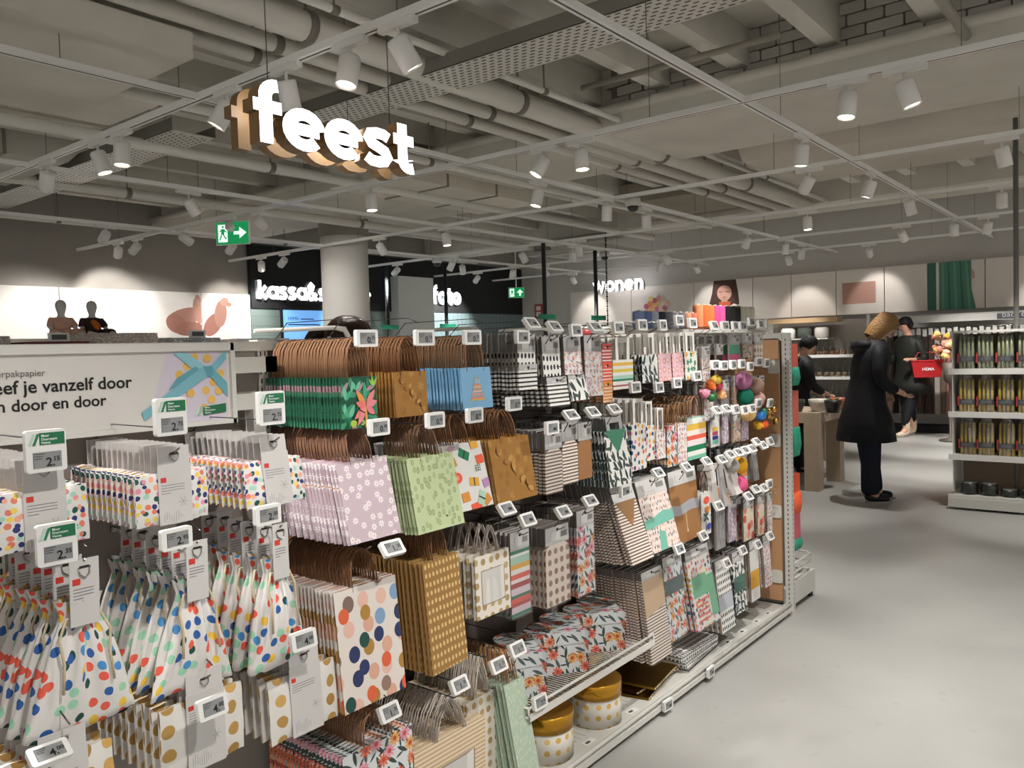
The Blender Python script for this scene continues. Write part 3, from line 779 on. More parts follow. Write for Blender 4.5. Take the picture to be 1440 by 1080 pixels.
# fascia sign over the left bay
t = thing('fascia_sign', 'long white gift wrap sign board with black lettering above the fabric wraps', 'sign', (1.17, 1.85, 1.2925)); t.scale = (1.1935,) * 3
m = MB('#d3d0cb'); m.box(-1.6, 0, 0, .03, 0, .162); m.build('board', paper, t)
m = MB('#d5d3cd')
m.box(-1.6, .004, -.008, 0, -.004, .006); m.box(-1.6, .004, -.008, 0, .15, .166); m.box(-.004, .006, -.008, .03, -.004, .166); m.build('frame', steel, t)
m = MB('#151515')
add_text(m, 'Verpakpapier', -.37, .112, -.0012, width=.088, c='#55534f', align='R')
add_text(m, 'Geef je vanzelf door', -.215, .083, -.0012, width=.262, bold=.018, align='R')
add_text(m, 'en door en door', -.265, .052, -.0012, width=.199, bold=.018, align='R')
m.build('lettering', paper, t)
m = MB(); e = [-.0005]
def Q(ps, c): e[0] -= .00012; m.poly([(x, e[0], z) for x, z in ps], c)
Q([(-.184, .02), (-.144, .147), (-.012, .147), (-.012, .006), (-.15, .006)], '#cdc6d2')
for k in range(24):
    a, b = -.175 + (k * .37 % 1) * .155, .016 + (k * .713 % 1) * .122
    if a > -.178 + (b - .02) * .33 + .008: Q(disc(a, b, .0088, 12), '#e3b55a')
Q([(-.13, .147), (-.1, .147), (-.058, .117), (-.074, .1)], '#8dc3cd'); Q([(-.05, .117), (-.018, .147), (-.012, .147), (-.012, .132), (-.043, .103)], '#7cb8c4')
Q([(-.043, .113), (-.012, .082), (-.012, .05), (-.052, .099)], '#6dabb8')
Q([(-.144, .072), (-.1, .092), (-.075, .113), (-.083, .119), (-.125, .096)], '#5f9dab')
Q([(-.2, .033), (-.195, .016), (-.058, .096), (-.063, .12)], '#79b3bf'); Q([(-.066, .118), (-.058, .094), (-.042, .1), (-.046, .119)], '#5d9ba9')
Q([(-.07, .017), (-.018, .021), (-.018, .039), (-.07, .035)], '#1e6b45')
Q([(-.083, .018), (-.078, .018), (-.068, .036), (-.073, .036)], '#8cbf9f'); Q([(-.09, .018), (-.086, .018), (-.078, .034), (-.082, .034)], '#c5dccb')
for k, w in enumerate(('Meer', 'Duurzaam', 'Hema')): add_text(m, w, -.067, .031 - k * .0055, e[0] - .0003, size=.0058, c='#e8f0ea', bold=.01)
m.build('print', paper, t)
for z in (.02, .1):
    m = MB('#cfcdc6'); m.box(0.006, .12, .005, .03, z, z + .035); m.box(.09, .12, .005, .07, z, z + .035)
    m.build('bracket_arm', steel, t)
m = MB('#c4c2bb'); m.box(.05, .08, .0, .03, -.12, .02); m.build('bracket_drop', steel, t)

# ------------------------------------------------------------------ printed patterns
GOLD = ['#b08a4a', '#c9a05a', '#a37c40']
MULTI = ['#e8604c', '#2c5fa5', '#efc447', '#9fd4b4', '#1d4a44', '#e8604c', '#4a90cc']
SOFT = ['#e07d62', '#2a356f', '#edcf5a', '#a5d0c0', '#e493ab', '#1f5148', '#e9a58a', '#2a356f']
P_conf = pat('confetti_cloth', '#dcd9d6', [dict(s=62, r=.34, rnd=.6, pal=SOFT), dict(s=60, r=.27, rnd=.8, pal=SOFT[::-1], off=(9.2, 1.7), p=.45)], bump=.2)
P_poly = pat('polka_cloth', '#dedad6', [dict(s=30, r=.27, rnd=.6, pal=MULTI), dict(s=28, r=.25, rnd=.8, pal=MULTI[::-1], off=(5.3, 2.2), p=.4)], bump=.25)
P_goldp = pat('gold_dot_cloth', '#d9d5cf', [dict(s=21, r=.29, rnd=.12, pal=GOLD)], bump=.2)
P_jung = pat('jungle', '#0d4a34', [dict(k='leaf', s=34, r=.62, pal=['#267a59', '#165c41', '#3b8a69'], thin=.4), dict(k='leaf', s=26, r=.55, pal=['#176449', '#458f74', '#a8828c'], off=(1.3, 4.4), p=.6),
     dict(k='dot', s=26, r=.2, pal=['#a7b64c', '#b98e98'], p=.25, off=(6, 2))], rough=.5)
P_kraftg = pat('gold_kraft', '#a8793c', [dict(k='flower', s=30, r=.4, n=6, pal=['#b98b4c', '#9c6e33'], p=.5)], rough=.38, metal=.35)
P_blue = pat('cake_blue', '#7fb0d2', rough=.6)
P_dais = pat('daisy_pink', '#c6b2ba', [dict(k='flower', s=38, r=.36, n=7, rnd=.75, pal=['#ece4e8'], eye='#c9905a', er=.2, p=.75)])
P_gree = pat('green_motif', '#bcc99c', [dict(k='dot', s=46, r=.33, rnd=.8, asp=(1.15, .85), pal=['#9aa97a', '#a5b487', '#8d9c70'], p=.8), dict(k='dot', s=46, r=.2, rnd=.8, asp=(1.15, .85), pal=['#a8b788'], p=.8)])
P_white = pat('white_paper', '#d6d4d0', rough=.65)
P_pol2 = pat('big_polka', '#ddd4cc', [dict(s=17.5, r=.33, rnd=.35, asp=(1.05, .9), pal=['#7d675c', '#d6a58f', '#a97f3a', '#7f9dbf', '#e0b5a5', '#28355f']), dict(s=16, r=.28, rnd=.5, asp=(1.05, .9), off=(2.6, 8.4), pal=['#1d4a44', '#d9623a', '#8f7466', '#a97f3a', '#28355f', '#d9623a'], p=.62)], rough=.5)
P_gdot = pat('kraft_gold_dots', '#a07842', [dict(s=50, r=.27, rnd=.1, asp=(1.25, .8), pal=['#dcbf83'])], rough=.5, metal=.2)
P_cdot = pat('white_brown_dots', '#d8c8bb', [dict(s=29, r=.3, rnd=.05, pal=['#866b58', '#8f7560'])], rough=.5)
P_gwd = pat('white_gold_dots', '#d9d2c6', [dict(s=29, r=.3, rnd=.2, pal=['#b59c6e', '#a58a5c'])], rough=.5)
P_flor = pat('floral', '#cfd2d3', [dict(k='leaf', s=26, r=.6, pal=['#37443f', '#4b5c58'], thin=.24, ang=1.2, spread=1.6), dict(k='leaf', s=32, r=.5, pal=['#2f3d3a'], thin=.2, off=(2, 5), p=.5),
     dict(k='flower', s=20, r=.42, n=10, rnd=.8, pal=['#d5684c', '#e08a5c', '#d98b9b', '#dd9a4a'], eye='#b54a45', er=.3, p=.75)])
P_leaf = pat('black_leaves', '#e0dfdb', [dict(k='leaf', s=27, r=.66, pal=['#2f3a37'], thin=.3, ang=.9, spread=1.3), dict(k='leaf', s=25, r=.6, pal=['#3d4a46'], thin=.26, ang=2.2, spread=1.0, off=(4, 9), p=.7)])
P_bstr = pat('brown_stripes', '#e4dbd0', stripes=(.0115, [(0, '#e2d8cd'), (.56, '#6b5445')], 1), wob=.0006)
P_kstr = pat('black_stripes', '#e2e0dc', stripes=(.014, [(0, '#e0ddd8'), (.6, '#2d2a29')], 1), wob=.001)
P_cstr = pat('cream_stripes', '#d9c5a6', stripes=(.013, [(0, '#dccaae'), (.55, '#bfa27e')], 1), wob=.001)
P_bdot = pat('black_dots', '#dfddd9', [dict(s=42, r=.3, rnd=.1, asp=(1.25, .8), pal=['#26262a'])])
P_pflo = pat('pale_floral', '#dcd9d6', [dict(k='flower', s=42, r=.44, n=6, pal=['#d9a19b', '#e0b59a', '#c9a9b4']), dict(k='leaf', s=50, r=.5, pal=['#5b6a80', '#4a5048'], thin=.2, off=(3, 3), p=.7)])
P_rain = pat('rainbow_pink', '#dcb6bd', [dict(k='dot', s=26, r=.3, rnd=.3, pal=['#c96f6b', '#d98a8a']), dict(k='dot', s=26, r=.2, rnd=.3, pal=['#e8cfc4'])])
P_dino = pat('animals', '#dcdbcf', [dict(k='flower', s=30, r=.42, n=5, pal=['#d8583a', '#2f7d63', '#4c4fa0', '#e09a3c', '#2f7d63'], p=.9)])
P_pstr = pat('party_stripes', '#dddcd6', stripes=(.12, [(0, '#e0dfd9'), (.1, '#e2b552'), (.2, '#e0dfd9'), (.3, '#d9694e'), (.36, '#e0dfd9'), (.45, '#a8474a'), (.5, '#e0dfd9'), (.62, '#237a5c'), (.68, '#a9cdbb'), (.8, '#e0dfd9'), (.9, '#d9c14e')], 1))
P_gstr = pat('green_block_stripes', '#dcdbd6', stripes=(.19, [(0, '#d9583f'), (.1, '#e6d9d0'), (.22, '#d9ae3f'), (.36, '#dfe0da'), (.5, '#6fb59a'), (.63, '#dfe0da'), (.74, '#15764f'), (.86, '#dfd3d6')], 1))
P_rstr = pat('ribbon_stripes', '#dcdad4', stripes=(.2, [(0, '#1d6b50'), (.05, '#cdbdc4'), (.16, '#9e3f40'), (.24, '#dccfd0'), (.3, '#d0574c'), (.38, '#d8d6d0'), (.46, '#d3a13c'), (.54, '#9dbfae'), (.66, '#d9d8d2'), (.7, '#1d6b50'), (.76, '#c6b3bd'), (.86, '#a5403c'), (.92, '#cf4f46')], 1), rough=.4)
P_conf2 = pat('confetti_paper', '#dbd8d2', [dict(s=36, r=.3, rnd=.6, pal=['#1f5f73', '#e0a23c', '#dd6a5e', '#d98aa2', '#24456f'])])
P_dash = pat('pink_dashes', '#d9cdc6', [dict(s=62, r=.3, rnd=.5, asp=(1.5, .7), pal=['#3a3836', '#c99a8c', '#d9aea0'])])
P_kraft = pat('kraft', '#9a6d42', [dict(k='leaf', s=60, r=.5, pal=['#8f6339'], thin=.1, p=.4)])
P_sage = pat('sage_dots', '#a9b9a4', [dict(k='dot', s=60, r=.25, rnd=.9, asp=(1.6, .7), pal=['#b9c7b2'])], rough=.5)

# ------------------------------------------------------------------ product builders (origin at the hook)
def face_poly(m, w, h, hh, d):
    """returns a plotter: unit coordinates (0..1 from the left, 0..1 from the bottom) on the front face"""
    st = [-d / 2 - .0006]
    def f(ps, c):
        st[0] -= .00015
        m.poly([((u - .5) * w, st[0], -hh - h + v * h) for u, v in ps], c)
    return f
def ov(cx, cy, rx, ry, n=12, a=0):
    o = []
    for i in range(n):
        t = 2 * math.pi * i / n; x, y = rx * math.cos(t), ry * math.sin(t)
        o.append((cx + x * math.cos(R(a)) - y * math.sin(R(a)), cy + x * math.sin(R(a)) + y * math.cos(R(a))))
    return o
def lf(cx, cy, L, wd, a, n=5):
    """leaf outline from its base, pointing along angle a"""
    P = []
    for i in range(n + 1):
        t = i / n; P.append((t * L, wd * math.sin(math.pi * t)))
    for i in range(n - 1, 0, -1):
        t = i / n; P.append((t * L, -wd * math.sin(math.pi * t)))
    return [(cx + x * math.cos(R(a)) - y * math.sin(R(a)), cy + x * math.sin(R(a)) + y * math.cos(R(a))) for x, y in P]
def root_(name): return thing(name, '', '', (0, 0, 0))
def bag(w, h, mat, side=None, hh=.09, handle='cord', hc='#9a6b3c', d=.013, prn=None, name='gift_bag', hw=.2):
    t = root_(name); m = MB(side or '#ffffff')
    x, z0, z1 = w / 2, -hh, -hh - h
    # slab with a gusset crease on both sides and a folded top edge
    b = m.pts([(-x, -d / 2, z0), (x, -d / 2, z0), (x, -d / 2, z1), (-x, -d / 2, z1), (-x, d / 2, z0), (x, d / 2, z0), (x, d / 2, z1), (-x, d / 2, z1),
               (-x + d * .7, 0, z0), (x - d * .7, 0, z0), (x - d * .3, 0, z1), (-x + d * .3, 0, z1)])
    for k, q in enumerate(((3, 2, 1, 0), (4, 5, 6, 7), (1, 2, 10, 9), (9, 10, 6, 5), (0, 8, 11, 3), (8, 4, 7, 11), (0, 1, 9, 8), (8, 9, 5, 4), (3, 11, 10, 2), (11, 7, 6, 10))):
        m.mi = 0; m.face([b + i for i in q])
    if prn: m.mi = 1; prn(face_poly(m, w, h, hh, d))
    m.build('bag_body', [mat, paper], t)
    a = w * hw
    for sd in (-1, 1):
        y = sd * d * .36; m = MB(hc)
        if handle == 'cord':
            m.tube([(-a, y, -hh - .012), (-a * 1.0, y, -hh * .6), (-a * .86, y * .6, -hh * .28), (-a * .45, y * .3, -hh * .06), (0, 0, 0), (a * .45, y * .3, -hh * .06), (a * .86, y * .6, -hh * .28), (a, y, -hh * .6), (a, y, -hh - .012)], .0024, 5)
        elif handle == 'flat':
            a = max(a, w * .27); wd = w * .14; m.col = lin(hc)
            for s2 in (-1, 1): m.box(s2 * a - wd / 2, s2 * a + wd / 2, y - .001, y + .001, -hh - .015, -.004)
            m.box(-a - wd / 2, a + wd / 2, y - .0012, y + .0012, -wd, 0)
        else:  # loose ribbon handle
            for k in range(2):
                q = .01 * k; m.tube([(-a - q, y, -hh - .01), (-a * .7, y, -hh * .45), (-.006 + q, y * .5, 0), (.006 - q, y * .5, 0), (a * .7, y, -hh * .45), (a + q, y, -hh - .01)], .0019, 5)
        m.build('handle', cord if handle == 'cord' else paper, t)
    return t
def pack(w, h, mat, hd=.045, d=.012, arch=0, hc='#b5b3b1', prn=None, name='gift_bag_pack', wrap=True, hw=None, cols=None, sd='#8a7c70'):
    t = root_(name); m = MB(cols or '#ffffff'); x = w / 2
    r = min(arch, x * .95)
    if r: ps = [(-x, -hd - h), (x, -hd - h)] + [(px, -hd - r + pz) for px, pz in [(x - r + r * math.cos(R(a)), r * math.sin(R(a))) for a in (0, 30, 60, 90)]] + [(-px, -hd - r + pz) for px, pz in [(x - r + r * math.cos(R(a)), r * math.sin(R(a))) for a in (90, 60, 30, 0)]]
    else: ps = [(-x, -hd - h), (x, -hd - h), (x, -hd), (-x, -hd)]
    if sd and mat not in (P_bstr, P_cdot, P_leaf, P_flor, P_conf2, P_kstr): m.col = lin(sd); m.prism(ps, -d / 2, d / 2, cs='side')
    else: m.prism(ps, -d / 2, d / 2)
    if prn: m.mi = 1; prn(face_poly(m, w, h, hd, d))
    m.build('pack_body', [mat, paper], t)
    hx = (hw or w) / 2; m = MB(hc)
    m.prism([(-hx, -hd), (hx, -hd), (hx, .012), (-hx, .012)], -d / 2 - .001, d / 2 + .001, cs='#716a64')
    m.box(-hx * .55, hx * .15, -d / 2 - .0022, -d / 2 - .001, -hd * .75, -hd * .1, '#c5c3c0'); m.box(hx * .3, hx * .8, -d / 2 - .0022, -d / 2 - .001, -hd * .6, -hd * .2, '#7d7b79')
    m.prism(disc(0, 0, .006, 8), -d / 2 - .0028, -d / 2 - .002, '#2a2826')
    m.build('header_card', paper, t)
    return t
def add_film(root, w, z0, z1, d):
    m = MB(); m.box(-w / 2, w / 2, -d, d, z1, z0); m.build('cellophane', film, root)
def pouch(w, h, mat, hd=.045, name='fabric_wrap', seed=1):
    t = root_(name); rr = random.Random(seed); nx, nz = 12, 8
    def P(i, j, s): 
        u, v = j / nx, i / nz; e = min(u, 1 - u, v, 1 - v) * 2
        return (-w / 2 + u * w + rr.uniform(-.001, .001), s * (.004 + .008 * min(1, e * 3) + .0015 * math.sin(u * 17 + v * 6)), -hd - v * h + rr.uniform(-.0015, .0015) + .003 * math.sin(u * 9))
    m = MB(); F = [[P(i, j, -1) for j in range(nx + 1)] for i in range(nz + 1)]; B = [[(x, -y * .8, z) for x, y, z in r] for r in F]
    uv = lambda i, j: (j / nx * w + seed * .37, -i / nz * h)
    m.grid(F, uv=uv); m.grid([r[::-1] for r in B], uv=uv)
    for a, b_ in ((F[0], B[0]), (B[-1], F[-1])): m.grid([b_, a], uv=uv)
    m.grid([[r[0] for r in F], [r[0] for r in B]], uv=uv); m.grid([[r[-1] for r in B], [r[-1] for r in F]], uv=uv)
    m.build('folded_cloth', mat, t)
    m = MB('#c6c3c0'); x0, x1 = -w * .23, w * .23
    m.box(x0, x1, -.0155, -.0145, -hd - h * .99, -hd * .6); m.box(x0 + .002, x1 - .002, -.0145, -.013, -hd * .7, .014)
    m.box(x0, x1, .011, .012, -hd - h * .99, .014)
    y = -.0159
    m.box(x0 + .005, x0 + .017, y, y + .0004, -hd - .017, -hd - .007, '#c9392f')
    for k in range(4): m.box(x0 + .006, x0 + w * (.36 if k < 3 else .16), y, y + .0004, -hd - .024 - k * .0055, -hd - .0228 - k * .0055, '#77757a')
    # line drawings: a gift star and a ribbon
    for a in range(6):
        ca, sa = math.cos(a * 1.047), math.sin(a * 1.047)
        m.poly([(x1 - .02 + ca * q * .011 - sa * s_ * .0005, y, -hd - h * .58 + sa * q * .011 + ca * s_ * .0005) for q, s_ in ((0, -1), (1, -1), (1, 1), (0, 1))], '#8f8d8f')
    for k in range(9): m.box(x0 + .01 + k * .005, x0 + .0108 + k * .005, y, y + .0004, -hd - h * .92 + .004 * math.sin(k), -hd - h * .78 + .006 * math.sin(k * 1.4), '#9b999b')
    m.prism([(-.011, -.004), (.011, -.004), (.008, .001), (-.008, .001)], -.0152, -.0146, '#2c2a29')
    m.build('sleeve_card', paper, t)
    m = MB('#a09e9b'); m.tube([(-.01, -.016, -.002), (-.007, -.018, -.011), (0, -.0185, -.017), (.008, -.018, -.011), (.01, -.016, 0)], .0012, 4); m.build('ring', metal, t)
    return t
def drawbag(w, h, mat, hd=.07, seed=1, name='drawstring_bag'):
    t = root_(name); rr = random.Random(seed); nu, nv = 40, 14; ph = [rr.uniform(0, 6.28) for _ in range(4)]
    z_n = -hd  # neck
    def P(i, j):
        v = i / nv; u = 2 * math.pi * j / nu
        if v < .16: q = v / .16; hw = w * (.2 - .06 * q); dp = .018 - .006 * q; z = z_n + .035 * (1 - q)
        else: q = (v - .16) / .84; s = q ** .82; hw = w * (.13 + .4 * s); dp = .012 + .02 * math.sin(math.pi * min(q, .96)); z = z_n - q * h
        f = math.sin(11 * u + ph[0]) * .5 + math.sin(7 * u + ph[1] + v * 2) * .5
        k = 1 + f * .16 * (1 - v) ; kd = 1 + f * (.9 - .72 * v)
        return (math.cos(u) * hw * k + .004 * math.sin(3 * u + v * 5), math.sin(u) * dp * kd, z + .006 * math.sin(2 * u + ph[2]) * v)
    rows = [[P(i, j) for j in range(nu)] for i in range(nv + 1)]
    cx = rows[-1]; rows.append([(x * .96, y * .2, z - .003) for x, y, z in cx])
    cum = [0]; mid = rows[nv - 3]
    for j in range(nu): a_, b_ = mid[j], mid[(j + 1) % nu]; cum.append(cum[-1] + math.hypot(a_[0] - b_[0], a_[1] - b_[1]))
    m = MB(); m.grid(rows, closed=True, uv=lambda i, j: (cum[j] + seed * .31, -i / nv * (h + .03)))
    m.build('bag_cloth', mat, t)
    for s_ in (-1, 1):
        m = MB('#c9b99a'); a = w * .15 * s_
        m.tube([(0, -.016, z_n), (a, -.022, z_n + .004), (a * 1.5, -.028, z_n - .03), (a * 1.35, -.036, z_n - h * .35), (a * 1.5, -.04, z_n - h * .6)], .0028, 5)
        m.build('drawstring', cord, t)
    m = MB('#c9c6c3'); c0 = w * .13
    m.box(-c0, c0, -.031, -.0295, z_n - .012, .014); y = -.0315
    m.box(-c0 + .005, -c0 + .019, y, y + .0005, -.034, -.022, '#c9392f')
    for k in range(4): m.box(-c0 + .006, c0 * (.6 if k < 3 else -.1), y, y + .0005, -.043 - k * .006, -.0415 - k * .006, '#77757a')
    m.prism([(-.011, -.004), (.011, -.004), (.008, .001), (-.008, .001)], -.0316, -.0306, '#2c2a29')
    m.build('hang_card', paper, t)
    m = MB('#a09e9b'); m.tube([(-.011, -.032, -.002), (-.009, -.034, -.014), (0, -.035, -.021), (.008, -.034, -.014), (.01, -.032, 0)], .0015, 5); m.build('ring', metal, t)
    return t

HOOKS = []; PRODS = []
def hook(x, z, y0, desc, arm=True, ty=1.52):
    t = thing('display_hook', f'chromed display hook carrying the {desc}', 'hook', (x, 1.935, z), 0, 'display hooks')
    L = 1.935 - y0 + .03; key = round(L, 2)
    if key in _hk: 
        for me_ in _hk[key]: c = me_.copy(); col.objects.link(c); c.parent = t
        return
    a = MB('#8f8d8a'); a.tube([(0, 0, .001), (0, -L + .02, .001), (0, -L, .012)], .0022, 5); a.box(-.006, .006, -.004, 0, -.012, .012); o1 = a.build('rod', metal, t)
    a = MB('#6e6c69'); a.tube([(0, -.004, .012), (0, -.05, .05), (0, -L + .03, .05), (0, -L - .01, .035)], .0016, 4); o2 = a.build('tag_arm', metal, t)
    _hk[key] = (o1, o2)
_hk = {}
def stack(build, desc, cat, group, x, yt, zt, off, tilt, n, pitch, yaw=0, dx=0, jit=.0015, fl=None, hookit=True, nm=None):
    """front product at depth yt with its body top at height zt; off = distance hook -> body top; further copies behind it"""
    p = build(); hz = zt + off
    if p.name.startswith('gift_bag_pack'): p.name = (nm or cat.replace(' ', '_')) + '_pack'
    PRODS.append((x, hz, desc))
    y = yt + math.sin(R(tilt)) * off
    n = max(1, min(n, 1 + int((1.918 - y) / pitch)))
    for k in range(n):
        o = p if k == 0 else copy_tree(p)
        o.location = (x + dx * k + (rnd.uniform(-jit, jit) if k else 0), y + k * pitch, hz + (rnd.uniform(-jit, jit) if k else 0))
        o.rotation_euler = (R(-tilt * (1 if k < 2 else .85)), 0, R(yaw + (rnd.uniform(-1.5, 1.5) if k else 0)))
        o['label'] = f'{desc}, frontmost of its stack' if k == 0 else f'{desc}, {ORD[min(k - 1, 29)]} behind the front one'
        if n == 1: o['label'] = desc
        o['category'] = cat
        if n > 1: o['group'] = group
    if fl: add_film(p, *fl)
    if hookit: hook(x, hz, y - .01, desc)
    return p

# ------------------------------------------------------------------ front prints of single designs
def pr_jungle(f):
    G1, G2, G3 = '#3f9f78', '#66b394', '#1f7a56'
    for cx, cy, L, wd, a, c in [(.12, .55, .3, .06, 100, G2), (.12, .55, .25, .05, 55, G1), (.2, .2, .3, .06, 60, G2), (.2, .2, .3, .06, 130, G1), (.2, .0, .25, .05, 85, G3), (.4, .75, .22, .05, 50, G2), (.4, .75, .22, .05, 125, G2),
                                (.66, .5, .4, .06, 92, G1), (.9, .8, .22, .03, 60, '#8fbf5a'), (.9, .8, .22, .03, 100, '#a3c04f'), (.9, .8, .2, .03, 130, '#8fbf5a'), (.05, .3, .2, .05, 80, G2), (.3, .9, .2, .04, 260, G2), (.88, .2, .3, .05, 80, G3)]:
        f(lf(cx, cy, L, wd, a), c)
    f(ov(.3, .1, .09, .07), '#a7c04c'); f(ov(.55, .1, .07, .06), '#97b552')
    f([(.62, 0), (.7, 0), (.68, .42), (.64, .42)], '#d9984a')
    for a, L, c in [(130, .42, '#d98c4a'), (50, .42, '#df7f78'), (165, .3, '#d86f6a'), (15, .34, '#d9838a'), (215, .42, '#dd7d74'), (235, .45, '#df8b8b'), (-35, .3, '#d77a80')]:
        f(lf(.66, .42, L, .07, a), c)
def pr_cake(f):
    for z, w, c in [(.2, .48, '#d9b25a'), (.24, .44, '#cf8a78'), (.32, .42, '#d99a82'), (.38, .36, '#e4e0da'), (.43, .34, '#cf8f7e'), (.5, .28, '#d9b48a'), (.55, .24, '#cf8a78')]:
        f([(.5 - w / 2, z), (.5 + w / 2, z), (.5 + w / 2 - .02, z + .05), (.5 - w / 2 + .02, z + .05)], c)
    for k in (-.06, 0, .06): f([(.49 + k, .6), (.51 + k, .6), (.51 + k, .72), (.49 + k, .72)], '#e9e4dc'); f(ov(.5 + k, .74, .012, .02, 6), '#e8b85a')
    for k in range(7): f(ov(.36 + k * .05, .4, .014, .014, 6), '#3d5a70')
def pr_pres(f):
    for cx, cy, w, a, c in [(.14, .72, .26, 15, '#c58a3c'), (.5, .83, .26, -28, '#1f7a50'), (.88, .72, .2, 5, '#e0603c'), (.62, .4, .24, -8, '#d9a236'), (.93, .35, .2, 10, '#b287b0'), (.33, .2, .2, 4, '#d18b34'), (.55, .02, .26, 5, '#e2583a'),
                            (.85, .1, .2, 30, '#c98838'), (.8, .96, .2, 5, '#e0a63c'), (.2, .95, .16, 40, '#c9a3b0'), (.07, .05, .12, 60, '#1f6b48'), (.72, .14, .26, 62, '#a8c7ae')]:
        h = w * (.62 if w > .2 else .8); q = [(-w / 2, -h / 2), (w / 2, -h / 2), (w / 2, h / 2), (-w / 2, h / 2)]
        T = lambda x, z: (cx + x * math.cos(R(a)) - z * math.sin(R(a)), cy + (x * math.sin(R(a)) + z * math.cos(R(a))) * .85)
        P = [T(*v) for v in q]
        P = [(min(1, max(0, x)), min(1, max(0, z))) for x, z in P]; f(P, c)
        if w > .22 and .1 < cx < .9 and .1 < cy < .9:
            f([T(-.015, -h / 2), T(.015, -h / 2), T(.015, h / 2), T(-.015, h / 2)], '#2f3a3a')
    f(ov(.2, .5, .13, .085), '#e0573c'); f(ov(.2, .5, .06, .04), '#e98a70')
    for k in range(9): f(ov(.72 + .05 * (k % 3), .56 + .035 * (k // 3), .016, .012, 6), '#27463f')
def pr_window(frame, c='#c4c0ba'):
    def f_(f):
        f([(.16, .2), (.84, .2), (.84, .76), (.16, .76)], '#8d8379'); f([(.18, .215), (.72, .215), (.72, .745), (.18, .745)], c); f([(.72, .215), (.82, .24), (.82, .76), (.72, .745)], '#d6d1ca')
        f([(.26, .215), (.4, .215), (.38, .6), (.3, .6)], '#d2cec8'); f([(.45, .215), (.64, .215), (.6, .5), (.5, .66)], '#cdc9c3')
    return f_
def pr_goldk(f):
    for k in range(11):
        a, b = (k * .37 + .13) % 1, (k * .61 + .08) % 1
        for q in range(3): f(lf(.08 + a * .8, .08 + b * .8, .11, .03, 50 + 40 * q + k * 30), '#b98c4c' if k % 2 else '#9d7038')
def pr_ribbon(f):
    for z, w, c in [(.42, 1, '#6fae9c')]: f([(0, z), (1, z + .04), (1, z + .2), (.7, z + .25), (.3, z + .17), (.0, z + .16)], c)
    f([(.3, 0), (.55, 0), (.6, .3), (.4, .35)], '#6fae9c')
def pr_band(f): f([(0, .5), (.3, .47), (.7, .52), (1, .5), (1, .68), (.7, .7), (.3, .64), (0, .68)], '#9d9da2'); f([(.47, .2), (.5, .2), (.5, .55), (.48, .55)], '#d2b48a'); f(ov(.49, .18, .03, .03), '#d9bf94')
def pr_tri(c, eye='#b0744f'):
    def f_(f): f([(.05, 1), (.95, 1), (.62, .66), (.5, .58)], c); f(ov(.56, .66, .07, .03), eye)
    return f_
def pr_palm(f):
    f(ov(.55, .8, .3, .09), '#d9573c'); f(ov(.45, .83, .08, .06), '#d9573c'); f(ov(.6, .58, .28, .08), '#df8a3c'); f([(.44, .1), (.5, .1), (.5, .42), (.46, .42)], '#24453c')
    for a in (20, 60, 120, 160, 200, 340): f(lf(.48, .42, .3, .03, a), '#24453c')
    f(ov(.75, .18, .25, .08), '#4b4ea0')
def pr_label(c1, c2):
    def f_(f): f([(.08, .45), (.7, .45), (.7, .75), (.08, .75)], c1); f([(.7, .1), (1, .1), (1, .7), (.7, .7)], c1); [f([(.12, .1 + k * .07), (.6, .1 + k * .07), (.6, .13 + k * .07), (.12, .13 + k * .07)], c2) for k in range(5)]
    return f_
def pr_block(c1, z0, z1): return lambda f: f([(0, z0), (1, z0), (1, z1), (0, z1)], c1)

# ------------------------------------------------------------------ left bay: fabric wraps and drawstring bags
pw = lambda mat, sd, w=.156, h=.105: (lambda: pouch(w, h, mat, .042, seed=sd))
stack(pw(P_conf, 1), 'confetti dotted fabric gift wrap at the left edge', 'gift wrap', 'fabric wraps with confetti dots', .601, 1.57, 1.227, .04, 0, 12, .026)
stack(pw(P_conf, 2), 'confetti dotted fabric gift wrap below the sign', 'gift wrap', 'fabric wraps with confetti dots', .862, 1.60, 1.221, .04, 0, 13, .024)
stack(pw(P_conf, 3), 'confetti dotted fabric gift wrap beside the upright', 'gift wrap', 'fabric wraps with confetti dots', 1.105, 1.60, 1.217, .04, 8, 13, .024)
dw = lambda w, h, sd: (lambda: drawbag(w, h, P_poly, .1, seed=sd))
stack(dw(.205, .215, 4), 'white polka dot drawstring bag at the lower left corner', 'gift bag', 'polka dot drawstring bags', .666, 1.60, 1.0, .075, -3, 6, .058, jit=.006)
stack(dw(.185, .205, 5), 'white polka dot drawstring bag, middle of the three hooks', 'gift bag', 'polka dot drawstring bags', .893, 1.60, .99, .072, -2, 6, .058, jit=.006)
stack(dw(.16, .215, 6), 'white polka dot drawstring bag nearest the green upright', 'gift bag', 'polka dot drawstring bags', 1.099, 1.60, .985, .072, 0, 6, .058, jit=.006)
stack(pw(P_goldp, 7, .19, .15), 'gold dotted white fabric wrap at the lower left', 'gift wrap', 'gold dotted fabric wraps', .906, 1.60, .735, .04, 0, 9, .034)
stack(pw(P_goldp, 8, .192, .146), 'gold dotted white fabric wrap below the big polka bags', 'gift wrap', 'gold dotted fabric wraps', 1.162, 1.60, .706, .04, 3, 9, .034)
stack(pw(P_goldp, 9, .19, .15), 'gold dotted wrap cut off at the bottom left edge', 'gift wrap', 'gold dotted fabric wraps', .62, 1.6, .72, .04, 0, 4, .05)

